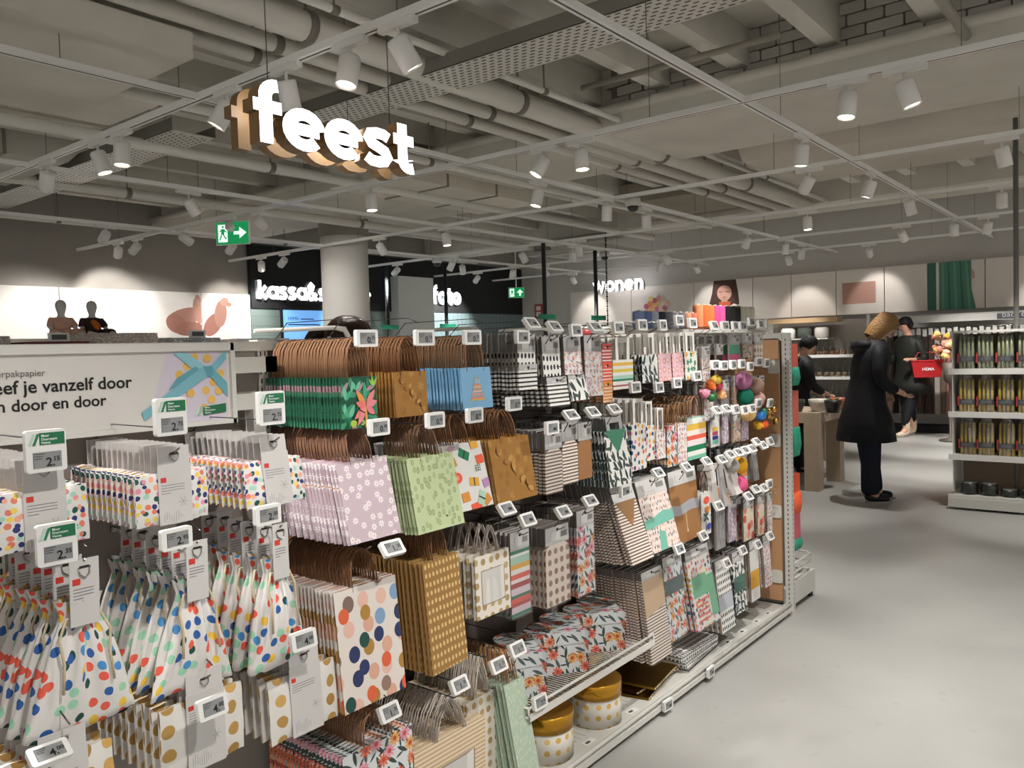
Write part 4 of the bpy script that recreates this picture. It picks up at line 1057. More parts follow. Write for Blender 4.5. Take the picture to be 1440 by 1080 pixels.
# ------------------------------------------------------------------ paper bag bay
g = 'paper gift bags'
stack(lambda: bag(.117, .13, P_jung, hc='#8d6547', prn=pr_jungle, hw=.3, hh=.1, d=.009), 'small dark green jungle print bag', 'gift bag', 'jungle print bags', 1.371, 1.60, 1.394, .1, 0, 27, .0128)
stack(lambda: bag(.121, .122, P_kraftg, hc='#7d5230', hw=.3, hh=.095, d=.009, prn=pr_goldk), 'small shiny gold kraft bag', 'gift bag', 'small gold kraft bags', 1.553, 1.60, 1.406, .09, 2, 24, .0135)
stack(lambda: bag(.135, .123, P_blue, hc='#8a6648', hw=.28, hh=.095, d=.009, prn=pr_cake), 'small light blue birthday cake bag', 'gift bag', 'blue cake bags', 1.822, 1.60, 1.407, .09, 4, 24, .0135)
stack(lambda: bag(.169, .203, P_dais, hc='#876149', hw=.22), 'lilac pink daisy bag', 'gift bag', 'lilac pink daisy bags', 1.368, 1.60, 1.178, .09, 14, 24, .0135)
stack(lambda: bag(.186, .205, P_gree, hc='#8c6b52', hw=.2), 'pale green motif bag', 'gift bag', 'pale green bags', 1.616, 1.60, 1.160, .09, 11, 10, .014)
stack(lambda: bag(.169, .196, P_white, hc='#8a5f3e', prn=pr_pres), 'white bag printed with colourful presents', 'gift bag', 'white presents bags', 1.768, 1.62, 1.181, .085, 14, 16, .018)
stack(lambda: bag(.2, .196, P_kraftg, hc='#8a5f3e', prn=pr_goldk), 'larger shiny gold kraft bag', 'gift bag', 'larger gold kraft bags', 1.965, 1.60, 1.181, .085, 10, 9, .016)
stack(lambda: bag(.2, .19, P_bdot, hc='#8a5f3e'), 'white bag with black dots behind the gold kraft bag', 'gift bag', 'black dotted bags', 2.035, 1.72, 1.155, .085, 10, 5, .03, hookit=False)
stack(lambda: bag(.207, .3, P_pol2, hc='#80583a', hw=.2), 'large white bag with big coloured dots', 'gift bag', 'large bags with big dots', 1.365, 1.60, .862, .09, 5.4, 21, .0145)
stack(lambda: bag(.161, .31, P_gdot, side='#7b5633', hc='#7a5334'), 'large kraft bag with pale gold dots', 'gift bag', 'large kraft bags with gold dots', 1.642, 1.60, .868, .09, 5, 17, .018, yaw=5)
stack(lambda: bag(.162, .19, P_gwd, hh=.085, handle='ribbon', hc='#b8aca4', prn=pr_window(1)), 'white gold dotted bag with a clear window', 'gift bag', 'window bags with gold dots', 1.87, 1.60, .835, .085, 1, 5, .035)
stack(lambda: pack(.098, .215, P_rstr, .045, .008, prn=None), 'pack of multicolour striped paper bags', 'gift bag', 'multicolour striped packs', 2.01, 1.60, .83, .033, 0, 4, .02, fl=(.105, -.04, -.265, .008))
stack(lambda: pack(.136, .207, P_cdot, .048, .015, arch=.03), 'cream box pack with brown dots', 'gift box', 'cream dotted box packs', 2.21, 1.60, .806, .036, 0, 16, .0185, fl=(.14, -.04, -.26, .011), nm='dotted_box')
stack(lambda: pack(.11, .245, P_flor, .045, .012), 'tall floral gift bag pack', 'gift bag', 'tall floral packs', 2.385, 1.60, .834, .033, 0, 16, .0155, fl=(.115, -.04, -.295, .009), nm='floral_bag')
# lowest row
stack(lambda: bag(.24, .3, P_flor, hc='#8a6448', hh=.085), 'large coral floral bag in the lowest row', 'gift bag', 'large floral bags', 1.39, 1.60, .445, .085, 0, 20, .0155)
stack(lambda: bag(.3, .33, P_cstr, handle='ribbon', hc='#bdb4ab', hh=.11, prn=pr_window(2)), 'cream striped bag with a large clear window', 'gift bag', 'striped window bags', 1.665, 1.60, .36, .1, -2, 13, .022)
stack(lambda: bag(.15, .3, P_gwd, handle='ribbon', hc='#c9bfb2', hh=.12), 'gold dotted bag with pale cord handles behind the window bag', 'gift bag', 'pale cord handle bags', 1.85, 1.64, .4, .11, 0, 17, .0155)
stack(lambda: bag(.1, .33, P_sage, hc='#a2764c', hh=.1, side='#8fa18b'), 'narrow sage green bottle bag leaning outwards', 'gift bag', 'sage green bottle bags', 1.955, 1.60, .405, .1, 11, 14, .02)

# ------------------------------------------------------------------ next bay: packs
s_ = lambda *a, **k: stack(*a, **k)
s_(lambda: pack(.094, .058, P_bdot, .05, .008), 'two part tag pack with black dots', 'gift wrap', 'dotted over striped packs', 2.075, 1.60, 1.455, .038, 0, 20, .0155, nm='dotted_wrap')
s_(lambda: pack(.098, .062, P_kstr, .008, .008), 'black striped lower half of the dotted pack', 'gift wrap', 'striped lower halves', 2.078, 1.598, 1.392, .0, 0, 20, .0155, hookit=False)
s_(lambda: pack(.1, .076, P_bdot, .045, .008), 'gift wrap pack with black oval dots', 'gift wrap', 'oval dot wrap packs', 2.21, 1.60, 1.447, .033, 3, 14, .02, nm='dotted_wrap')
s_(lambda: pack(.105, .081, P_pflo, .045, .008), 'pale floral gift wrap pack', 'gift wrap', 'pale floral wrap packs', 2.336, 1.60, 1.453, .033, 3, 14, .02)
s_(lambda: pack(.112, .16, P_pflo, .045, .01), 'long pale floral bag pack', 'gift wrap', 'long pale floral packs', 2.465, 1.60, 1.449, .033, 2, 14, .02, fl=(.115, -.04, -.205, .008))
s_(lambda: pack(.116, .079, P_kstr, .01, .008), 'black and white striped pouch pack hanging low', 'gift wrap', 'striped pouch packs', 2.238, 1.60, 1.343, .0, 9, 14, .022)
s_(lambda: pack(.102, .077, P_leaf, .01, .008), 'small black leaf pouch pack hanging low', 'gift wrap', 'small leaf pouch packs', 2.355, 1.60, 1.353, .0, 14, 14, .022, nm='leaf_print_bag')
for k, (c, z, nm) in enumerate([('#b0473f', 1.452, 'dark red'), ('#e0563c', 1.383, 'coral'), ('#d98a34', 1.314, 'orange')]):
    pm = pat('ribbon' + str(k), '#dccfc8', stripes=(.012, [(0, c), (.62, '#dccfc8')], 1), rough=.4)
    s_(lambda: pack(.066, .062, pm, .006, .01, hc=c), f'{nm} striped ribbon card', 'ribbon', f'{nm} ribbon cards', 2.56, 1.60, z, .0, 0, 10, .03, hookit=(k == 0))
bs = dict(handle='flat', hc='#e4e1da', hh=.085)
s_(lambda: bag(.15, .112, P_pstr, **bs), 'party striped bag with white flat handles', 'gift bag', 'party striped bags', 2.671, 1.60, 1.412, .075, 0, 9, .034)
s_(lambda: bag(.125, .112, P_leaf, **bs), 'black leaf bag with white flat handles in the top row', 'gift bag', 'small black leaf bags', 2.877, 1.60, 1.427, .075, 1, 9, .034)
s_(lambda: bag(.11, .113, P_rain, **bs), 'pink rainbow bag with white flat handles', 'gift bag', 'pink rainbow bags', 3.0, 1.60, 1.423, .08, 2, 10, .03)
s_(lambda: bag(.1, .113, P_rain, **bs), 'pink rainbow bag on the second hook', 'gift bag', 'pink rainbow bags on the second hook', 3.115, 1.60, 1.423, .08, 2, 9, .034)
s_(lambda: bag(.12, .122, P_dino, **bs), 'small bag with colourful animals in the top row', 'gift bag', 'animal print bags', 3.24, 1.60, 1.432, .075, 1, 9, .034)
# second row
s_(lambda: pack(.098, .15, P_bstr, .05, .012, arch=.03), 'brown striped bag pack with rounded top, front hook', 'gift bag', 'brown striped packs', 2.206, 1.60, 1.127, .038, 0, 18, .0175, fl=(.1, -.04, -.2, .009), nm='striped_bag')
s_(lambda: pack(.095, .15, P_bstr, .05, .012, arch=.03), 'brown striped bag pack with rounded top, second hook', 'gift bag', 'brown striped packs on the second hook', 2.304, 1.60, 1.145, .038, 0, 14, .022)
s_(lambda: pack(.086, .138, P_kraft, .05, .012, arch=.02), 'plain kraft bag pack beside the striped ones', 'gift bag', 'plain kraft packs', 2.397, 1.60, 1.137, .038, 0, 14, .022)
s_(lambda: bag(.167, .208, P_leaf, hh=.05, handle='flat', hc='#9d9b98', prn=pr_tri('#3f7a60', '#3f7a60')), 'black leaf bag pack with green flap', 'gift bag', 'black leaf packs with green flap', 2.6, 1.60, 1.146, .045, 7, 20, .0155)
s_(lambda: bag(.115, .18, P_conf2, handle='flat', hc='#e4e1da', hh=.1), 'confetti bag with tall white flat handles', 'gift bag', 'confetti bags with white handles', 2.776, 1.60, 1.158, .09, 0, 9, .034)
s_(lambda: bag(.08, .139, P_conf2, handle='flat', hc='#e4e1da', hh=.1), 'confetti bag on the second hook, slightly lower', 'gift bag', 'confetti bags on the second hook', 2.88, 1.61, 1.14, .09, 0, 9, .034)
s_(lambda: bag(.075, .12, P_pflo, handle='flat', hc='#e4e1da', hh=.09), 'small pale floral bag with white handles', 'gift bag', 'small pale floral bags', 2.955, 1.60, 1.119, .08, 0, 9, .034)
s_(lambda: bag(.09, .17, P_flor, hc='#906a45', hw=.3), 'narrow floral bag with brown cord handles', 'gift bag', 'narrow floral bags', 3.05, 1.60, 1.125, .08, 0, 18, .0175)
s_(lambda: bag(.085, .17, P_pflo, hc='#906a45', hw=.3), 'narrow pale floral bag with brown cord handles', 'gift bag', 'narrow pale floral bags', 3.145, 1.60, 1.128, .08, 0, 18, .0175)
s_(lambda: bag(.185, .187, P_gstr, hc='#906a45', hw=.25), 'white bag with green, yellow and coral block stripes', 'gift bag', 'block striped bags', 3.283, 1.60, 1.146, .08, 0, 18, .0175)
# third row
s_(lambda: pack(.16, .236, P_bstr, .055, .01, hc='#c9c7c4', prn=pr_tri('#8f6b45')), 'brown striped bag pack with kraft triangle flap', 'gift bag', 'brown striped flap packs', 2.655, 1.60, .873, .043, 19, 22, .015, nm='striped_bag')
s_(lambda: pack(.235, .224, P_dash, .05, .01, hc='#c4c2c0', prn=pr_ribbon), 'pink dashed gift bag with torn teal band', 'gift bag', 'pink dashed bags', 2.875, 1.60, .868, .038, 15, 12, .022)
s_(lambda: pack(.25, .243, P_kraft, .05, .01, hc='#c6c4c2', prn=pr_band), 'kraft gift bag with grey paper band and string', 'gift bag', 'banded kraft bags', 3.14, 1.60, .871, .038, 6, 12, .022)
s_(lambda: bag(.1, .195, P_white, hh=.09, hc='#5c3a2a', prn=pr_palm), 'narrow cream bag with palm and animals', 'gift bag', 'narrow palm bags', 3.36, 1.60, .8, .08, 0, 10, .03)
# fourth row
s_(lambda: pack(.165, .325, P_bstr, .02, .012, prn=lambda f: f([(0, .55), (1, .62), (1, 1), (0, 1)], '#bda283')), 'large brown striped box pack with kraft top', 'gift box', 'brown striped box packs', 2.85, 1.60, .544, .0, 7, 20, .0165, fl=(.17, -.01, -.35, .01), nm='striped_bag')
s_(lambda: pack(.165, .31, P_flor, .03, .01, prn=pr_block('#4c5b58', .62, .82)), 'large floral box pack with dark grey label', 'gift box', 'large floral box packs', 3.03, 1.60, .545, .02, 4, 12, .025, fl=(.17, -.02, -.35, .009), nm='floral_bag')
s_(lambda: pack(.225, .3, P_conf2, .03, .012, prn=pr_label('#74b08c', '#d8705a')), 'gift bag assortment pack with mint label', 'gift bag', 'mint label assortment packs', 3.262, 1.60, .526, .02, 10, 17, .0195, fl=(.23, -.02, -.34, .01))
s_(lambda: pack(.15, .276, P_bdot, .04, .012, prn=pr_block('#b9bcc4', .35, .6)), 'dotted box pack with pale blue label', 'gift box', 'dotted box packs', 3.52, 1.60, .406, .03, 6, 14, .022, nm='dotted_wrap')
s_(lambda: pack(.13, .245, P_leaf, .04, .012, prn=pr_block('#4e6f66', .42, .72)), 'black leaf box pack with dark green label', 'gift box', 'black leaf box packs', 3.70, 1.60, .408, .03, 4, 14, .022, nm='leaf_print_bag')
s_(lambda: pack(.11, .253, P_white, .04, .012, prn=pr_block('#cf9a33', .25, .6)), 'box pack with a yellow label', 'gift box', 'yellow label box packs', 3.895, 1.60, .422, .03, 2, 14, .022)
s_(lambda: pack(.09, .215, P_pflo, .04, .012), 'narrow pale floral box pack nearest the wooden side', 'gift box', 'narrow floral box packs', 4.06, 1.60, .414, .03, 3, 14, .022)
# small end hooks
def small(desc, cat, x, zt, w, h, mat, n=5, tilt=0, prn=None, off=.03, pitch=.04, hd=.04, group=None):
    s_(lambda: pack(w, h, mat, hd, .01, prn=prn), desc, cat, group or desc.split(' ')[0] + ' cards of ' + desc.split(' of ')[-1], x, 1.6, zt, off, tilt, n, pitch)
P_slv = pat('silver_tinsel', '#8d8b8c', [dict(k='leaf', s=40, r=.6, pal=['#c9c7c8', '#5b5a5c'], thin=.12, ang=1.3, spread=.5)], rough=.3)
P_lil = pat('lilac_tags', '#b0a0ae', [dict(k='flower', s=40, r=.4, n=5, pal=['#d6ccd2', '#8d7f92'])])
P_red = pat('coral_circles', '#d9c8b8', [dict(s=22, r=.42, rnd=.5, pal=['#c9563f', '#d98a74', '#d6c9ae'])])
P_mix = pat('mixed_trinkets', '#b3aca4', [dict(s=70, r=.36, rnd=.9, pal=['#d9b23c', '#8f3f3a', '#d8d4cf', '#35322f', '#c98a7a'])], rough=.4)
small('card of little brown and cream tags, third end hook', 'gift tags', 3.393, 1.40, .085, .105, P_pflo, prn=None)
small('dark brown ribbon pack in the top row', 'ribbon', 3.54, 1.41, .07, .1, pat('darkbrown', '#3a251d'), 7)
small('tissue paper pack, mint over pink', 'tissue paper', 3.712, 1.454, .12, .085, pat('mintpink', '#5fa587', stripes=(.17, [(0, '#c6607f'), (.5, '#4f9a7c')], 1)), 8, prn=lambda f: (f([(0, 0), (1, 0), (1, .48), (0, .48)], '#cf6488'), f([(0, .52), (1, .52), (1, 1), (0, 1)], '#5fa587')))
small('pack of dried brown wooden trinkets', 'gift decoration', 3.862, 1.46, .11, .07, P_mix, 6)
small('pack of striped paper shreds at the top end', 'gift decoration', 4.01, 1.455, .11, .075, P_cdot, 6)
small('clear bag of white paper flowers', 'gift decoration', 3.42, 1.235, .11, .12, P_pflo, 6)
small('tall peach tissue pack', 'tissue paper', 3.72, 1.255, .06, .15, pat('peach', '#d2a28c'), 7)
small('card of silver curling ribbon, upper end rows', 'ribbon', 3.60, 1.24, .07, .12, P_slv, 6)
small('card with yellow, purple and teal ribbons', 'ribbon', 3.474, 1.125, .1, .14, P_white, 6, prn=lambda f: [f([(.2, z), (.8, z), (.8, z + .12), (.2, z + .12)], c) for z, c in ((.1, '#5fb8a8'), (.24, '#2c2d7a'), (.38, '#a03a5c'), (.52, '#e0b13c'))], off=.035)
small('card of faint patterned gift tags', 'gift tags', 3.585, 1.124, .07, .13, P_lil, 6)
small('grey card of glass headed pins', 'gift decoration', 3.719, 1.087, .085, .1, P_mix, 6)
small('card of pale confetti', 'gift decoration', 3.82, 1.097, .08, .115, P_lil, 6)
small('card of dark star stickers', 'stickers', 3.70, .90, .07, .12, pat('darkstar', '#4a4a4e', [dict(k='flower', s=60, r=.4, n=5, pal=['#d2a24a', '#c9c7c8'])]), 5)
small('card of white stickers with orange block', 'stickers', 3.80, .905, .07, .12, P_white, 5, prn=pr_block('#d0883c', .2, .55))
small('card of black and silver stars next to the wood', 'stickers', 3.92, .90, .07, .13, P_slv, 5, tilt=6)
small('silver tinsel garland pack', 'garland', 3.515, .694, .1, .185, P_slv, 10)
small('lilac tinsel garland pack', 'garland', 3.647, .678, .095, .16, P_lil, 10)
small('gift tag set with coral circles', 'gift tags', 3.842, .645, .13, .16, P_red, 10)
small('gift tag set with peach shapes', 'gift tags', 4.0, .638, .09, .16, P_red, 8)
small('narrow peach tag set beside the wood', 'gift tags', 4.12, .628, .07, .165, P_pflo, 8)
small('brown paper straw pack', 'gift decoration', 4.04, 1.24, .07, .1, P_kraft, 5)
# white folded cards hanging slanted (row with pom-poms)
for k, (x, z, w, h, a) in enumerate([(3.43, .875, .075, .17, 6), (3.51, .87, .06, .2, 10), (3.63, .875, .1, .17, 16)]):
    t = thing('folded_card_set', ['white folded card set left of the slanted ones', 'narrow grey card set between two white ones', 'white boxed card set leaning to the right'][k], 'cards', (x, 1.6, z + .03)); t.rotation_euler = (R(-a), 0, 0)
    m = MB('#d3cdc8' if k != 1 else '#aaa5a4'); m.box(-w / 2, w / 2, -.012, .05, -h, 0); m.build('card_stack', paper, t)
    m = MB('#232122'); m.box(w * .22, w * .36, -.0135, -.012, -h * .6, -h * .15); m.box(w * .25, w * .42, -.0135, -.012, -h * .95, -h * .65, '#d18a5c'); m.build('print', paper, t)

# pom-poms, paper flowers, bows
def ball(name, label, cat, x, y, z, r, c, mat=cloth, spikes=0, group=None):
    t = thing(name, label, cat, (x, y, z), 0, group); m = MB(c)
    prof = [(r * math.sin(math.pi * k / 8) + .0001, -r * math.cos(math.pi * k / 8)) for k in range(9)]
    m.lathe(prof, n=14)
    m.build('ball', mat, t)
    if spikes:
        m = MB(c); rr = random.Random(int(x * 1000))
        for k in range(spikes):
            d = Vector((rr.gauss(0, 1), rr.gauss(0, 1), rr.gauss(0, 1))).normalized(); e = d.orthogonal().normalized() * r * .35
            m.poly([d * r * .4 - e, d * r * 1.35, d * r * .4 + e]); m.poly([d * r * .3, d * r * 1.1 + e, d * r * 1.1 - e])
        m.build('tufts', mat, t)
    m = MB('#77746f'); m.tube([(0, 0, r), (0, 0, r + .03)], .0012, 4); m.build('thread', cord, t)
for x, z, r, c, lb in [(3.74, 1.27, .045, '#a2688a', 'plum honeycomb ball at the upper end'), (3.76, 1.19, .045, '#17604c', 'dark green honeycomb ball below the plum one'), (3.79, 1.115, .045, '#e0b878', 'pale yellow honeycomb ball, lowest of three'),
                       (3.9, 1.24, .04, '#a5897a', 'greyish brown paper ball'), (3.93, 1.17, .036, '#d3a7a0', 'dusty pink paper ball'), (3.68, .87, .042, '#e0a52c', 'mustard yellow pom-pom in the white row'),
                       (3.67, .78, .045, '#c9557c', 'magenta pom-pom under the mustard one'), (3.6, .88, .035, '#b4b0aa', 'pale grey pom-pom left of the mustard one')]:
    ball('paper_ball', lb, 'party decoration', x, 1.57, z, r, c)
for x, z, r, c, lb in [(3.30, 1.235, .03, '#d98aa0', 'pink paper flower in the clear pack'), (3.36, 1.27, .034, '#e0752f', 'orange paper flower in the clear pack'), (3.37, 1.215, .03, '#2f6a3c', 'green paper flower in the clear pack'), (3.42, 1.29, .03, '#e3c04a', 'yellow paper flower at the top of its pack'),
                       (3.47, 1.22, .032, '#d8a36a', 'peach paper flower with petals'), (3.44, 1.26, .03, '#b03d52', 'raspberry paper flower in the clear pack'), (3.93, 1.085, .034, '#2f7ac9', 'blue gift bow beside the gold cluster'), (3.97, 1.1, .03, '#1f8f78', 'teal gift bow beside the gold cluster'), (3.9, 1.04, .03, '#e8b52c', 'yellow gift bow under the blue one'), (3.96, 1.04, .034, '#e8622c', 'orange gift bow under the teal one')]:
    ball('gift_bow' if 'bow' in lb else 'paper_flower', lb, 'party decoration', x, 1.56, z, r * .7, c, satin, 34)
rr = random.Random(3)
for k in range(16):
    a, b = rr.uniform(-.055, .055), rr.uniform(-.06, .06)
    ball('gold_bow', f'shiny gold gift bow, {ORD[k]} of the golden cluster by the wooden side', 'gift bow', 4.08 + a, 1.56 + rr.uniform(-.01, .03), 1.09 + b, .016, '#c9a05a', metal, 18, 'gold bows')

# ------------------------------------------------------------------ electronic price tags
def tag_proto(price, green):
    t = root_('price_tag'); h = .042; H = h + (.031 if green else 0); w = .066
    m = MB('#e2e1de'); m.prism(rrect(-w / 2, w / 2, -h / 2, H - h / 2, .005), -.006, .006); m.build('housing', plastic, t)
    m = MB('#8a8b8b'); m.box(-w * .34, w * .36, -.0068, -.006, -h * .33, h * .33); y = -.0075
    m.box(-w * .34, -w * .33, y, -.0068, -h * .33, h * .33, '#4f5050')
    for k in range(3): m.box(-w * .31, -w * (.05 + .04 * k), y, y + .0004, h * (.25 - .1 * k), h * (.275 - .1 * k), '#3c3d3d')
    if price:
        a, b = price.split('.'); add_text(m, a + '.', -.002, -.011, y, size=.021, c='#161616', bold=.02); add_text(m, b, .0115, -.003, y, size=.0115, c='#161616', bold=.02)
    else: m.box(.0, w * .25, y, y + .0004, -h * .2, h * .02, '#2f3030')
    m.build('screen', satin, t)
    if green:
        m = MB('#1d6b46'); z0 = h / 2 + .002; m.box(-.011, .03, -.0072, -.006, z0 + .003, z0 + .024)
        for k, c in ((0, '#b7cfc0'), (.007, '#2d7a55')): m.poly([(-.03 + k, -.0072, z0 + .003), (-.025 + k, -.0072, z0 + .003), (-.017 + k, -.0072, z0 + .023), (-.022 + k, -.0072, z0 + .023)], c)
        for k, q in enumerate(('Meer', 'Duurzaam', 'Hema')): add_text(m, q, -.008, z0 + .017 - k * .006, -.0078, size=.0062, c='#e6efe9', bold=.012)
        m.build('green_card', paper, t)
    m = MB('#5d5b58'); m.box(-.012, .012, .006, .014, -.012, .012); m.tube([(0, .012, 0), (0, .03, -.012), (0, .06, -.02)], .0018, 4); m.build('clip', metal, t)
    return t
_tp = {}
def ptag(x, z, price=None, green=False, tilt=0, y=1.515, roll=0, desc=None):
    k = (price, green)
    if k not in _tp: _tp[k] = tag_proto(price, green); o = _tp[k]
    else: o = copy_tree(_tp[k])
    o.location = (x, y, z); o.rotation_euler = (R(-tilt), R(roll), R(rnd.uniform(-4, 4)))
    if not desc:
        c = sorted(PRODS, key=lambda q: (q[0] - x) ** 2 + (q[1] - z) ** 2 * 1.5)
        i = 0
        while c[i][2] in _used and i < 6: i += 1
        _used.add(c[i][2]); 
        if i < 6: desc = 'for the ' + c[i][2]
        else: _n[0] += 1; desc = f'on the crowded end hooks, {ORD[_n[0] - 1]} of those going down'
    lb = (('green topped ' if green else 'white ') + 'price tag ' + desc).split(' ')
    o['label'] = ' '.join(lb[:16]); o['category'] = 'price tag'; o['group'] = 'electronic price tags'
_used = set(); _n = [0]
for a in [(.59, 1.285, '2.15', 1, 0, 0), (.82, 1.325, '2.75', 1, 0, 0), (1.05, 1.325, '2.75', 1, 0, 0), (.60, 1.12, '2.35', 1, 0, 0), (.82, 1.10, '2.95', 0, 0, 0), (1.03, 1.11, '2.50', 0, 0, 0), (.88, .74, '4.00', 0, 10, 0),
          (1.11, .81, '4.00', 0, 10, 0), (.57, .77, '4.00', 0, 62, 0), (1.33, 1.49, '0.75', 0, 0, 0), (1.53, 1.49, '0.75', 0, 0, 0), (1.72, 1.49, '0.75', 0, 0, 0), (1.36, 1.27, '0.95', 0, 0, 0), (1.56, 1.27, '0.95', 0, 0, 0),
          (1.72, 1.27, '0.95', 0, 0, 0), (1.90, 1.29, '0.95', 0, 0, 0), (1.39, .96, '1.25', 0, 40, 0), (1.36, .55, '1.75', 0, 25, 0), (1.62, .53, '1.75', 0, 25, 0), (1.79, .53, '1.75', 0, 25, 0), (1.88, .55, '1.75', 0, 25, 0)]:
    ptag(a[0], a[1], a[2], bool(a[3]), a[4], roll=a[5])
for x, z, tl in [(1.95, 1.49, 0), (2.0, 1.53, 38), (2.12, 1.52, 38), (2.24, 1.51, 5), (2.36, 1.52, 38), (2.51, 1.52, 5), (2.68, 1.53, 5), (2.84, 1.53, 5), (2.98, 1.55, 5), (3.1, 1.54, 5), (3.31, 1.53, 20), (3.42, 1.53, 5), (3.53, 1.53, 5), (3.62, 1.53, 5), (3.72, 1.55, 5), (3.83, 1.54, 5),
                 (2.62, 1.3, 5), (2.8, 1.29, 5), (2.95, 1.3, 5), (3.13, 1.32, 5), (3.31, 1.36, 0), (3.4, 1.355, 0), (3.5, 1.355, 0), (3.6, 1.355, 0), (3.7, 1.34, 0), (3.8, 1.36, -10), (3.9, 1.35, -10), (2.2, 1.23, 42), (2.33, 1.23, 42), (2.47, 1.23, 42), (2.09, 1.2, 0),
                 (3.32, 1.16, 42), (3.42, 1.16, 42), (3.52, 1.15, 10), (3.62, 1.14, 10), (3.71, 1.14, 10), (3.79, 1.16, -10), (3.94, 1.15, -10), (2.78, .96, 40), (3.02, .95, 40), (3.21, .95, 40), (3.36, .94, 40), (3.45, .95, 40), (3.54, .95, 40), (3.62, .95, 40), (3.7, .95, 40), (3.76, .975, 40),
                 (3.84, .95, 40), (3.93, .96, 20), (2.53, .93, 0), (3.32, .74, 30), (3.65, .73, 38), (3.74, .75, 38), (3.84, .74, 38), (3.91, .75, 0), (1.85, .98, 38), (1.95, .93, 30), (2.14, .92, 38), (2.3, .93, 38), (2.94, .63, 25), (3.16, .64, 30), (3.39, .47, 25), (3.57, .49, 25), (3.75, .48, 25), (3.91, .49, 25)]:
    ptag(x, z, None, False, tl)
ptag(2.03, .325, '7.00', False, 10, 1.55, desc='clipped to the wire shelf under the first heart box')
ptag(2.81, .04, None, False, 0, 1.512, desc='on the gondola base below the gold bags')
ptag(3.2, .042, None, False, 0, 1.512, desc='on the gondola base below the flat patterned boxes')

# ------------------------------------------------------------------ wire shelf with heart boxes, base with round boxes
t = thing('wire_shelf', 'white wire shelf carrying the floral heart boxes', 'shelf', (1.985, 1.56, .285))
m = MB('#cfccc4')
for k in range(52): m.tube([(.01 + k * .0155, 0, .004), (.01 + k * .0155, .37, .004)], .0018, 4)
tag(m.build('wire', steel, t), kind='stuff')
m = MB('#d2cfc8')
m.tube([(0, 0, 0), (.81, 0, 0)], .006, 6); m.tube([(0, 0, .03), (.81, 0, .03)], .005, 6); m.tube([(0, .37, 0), (.81, .37, 0)], .004, 5)
for x in (0, .81): m.tube([(x, 0, 0), (x, .37, 0)], .005, 5); m.tube([(x, 0, .03), (x, .37, .03)], .004, 5); m.tube([(x, 0, 0), (x, 0, .03)], .004, 5)
m.box(0, .81, -.006, -.002, -.012, .012); m.build('shelf_rim', steel, t)
def heart(s, n=34):
    o = []
    for i in range(n):
        a = 2 * math.pi * i / n; x = 16 * math.sin(a) ** 3; y = 13 * math.cos(a) - 5 * math.cos(2 * a) - 2 * math.cos(3 * a) - math.cos(4 * a)
        o.append((x * s / 32, (y + 2) * s / 32))
    return o[::-1]
def zprism(m, ps, z0, z1, uvs=1):
    n = len(ps); b = m.pts([(x, y, z0) for x, y in ps] + [(x, y, z1) for x, y in ps])
    m.face([b + i for i in range(n)][::-1]); m.face([b + n + i for i in range(n)]); L = 0
    for i in range(n):
        j = (i + 1) % n; d = math.hypot(ps[j][0] - ps[i][0], ps[j][1] - ps[i][1])
        m.face([b + i, b + j, b + n + j, b + n + i], uv=[(L, z0), (L + d, z0), (L + d, z1), (L, z1)]); L += d
for k, (x, y, a, lb) in enumerate([(2.12, 1.715, 12, 'floral heart shaped gift box, nearest of three on the wire shelf'), (2.38, 1.715, 8, 'floral heart shaped gift box in the middle of the wire shelf'), (2.64, 1.715, 4, 'floral heart shaped gift box at the far end of the wire shelf')]):
    t = thing('heart_box', lb, 'gift box', (x, y, .29), R(a), 'floral heart boxes')
    m = MB(); zprism(m, heart(.245), 0, .115); m.build('box_base', P_flor, t)
    m = MB(); zprism(m, heart(.257), .105, .152); m.build('lid', P_flor, t)
gold_lid = pat('gold_foil', '#c9952f', rough=.22, metal=.85, bump=.08)
P_gdots2 = pat('white_gold_box', '#d8d3ca', [dict(s=24, r=.24, rnd=.15, pal=['#c9a24e', '#d4b264'])], rough=.45)
for x, lb in ((2.21, 'round gold lidded hat box standing nearest on the base shelf'), (2.53, 'round gold lidded hat box with gold dots, second on the base shelf'), (2.74, 'smaller gold lidded box half hidden behind the dotted hat box')):
    r_, y = (.1, 1.665) if x < 2.6 else (.07, 1.84)
    t = thing('round_box', lb, 'gift box', (x, y, .051), 0, 'round gold lid boxes')
    m = MB(); m.lathe([(r_ * .96, 0), (r_ * .96, .12)], n=36); m.build('box_base', P_gdots2, t)
    m = MB(); m.lathe([(r_, .105), (r_, .158), (r_ * .98, .161)], n=36); m.build('lid', gold_lid, t)
for k, (x, y, a, c, lb) in enumerate([(2.92, 1.72, 12, '#8a6a2c', 'flat gold foil bag at the bottom of the pile on the base shelf'), (2.95, 1.73, -3, '#7a4a22', 'flat copper brown foil bag in the pile'), (2.98, 1.71, 8, '#b08d3a', 'flat gold foil bag lying on top of the pile')]):
    t = thing('flat_foil_bag', lb, 'gift bag', (x, y, .051 + k * .012), R(a), 'flat foil bags')
    m = MB(c); m.prism([(-.17, 0), (.17, 0), (.168, .009), (-.168, .009)], -.11, .11); m.build('foil_body', metal, t)
    m = MB('#c9c4b8'); m.box(-.17, .17, -.112, -.11, .002, .007)
    for q in range(14): m.box(-.16 + q * .024, -.15 + q * .024, -.1135, -.112, .001, .008, '#8f6f30')
    m.build('card_edge', paper, t)
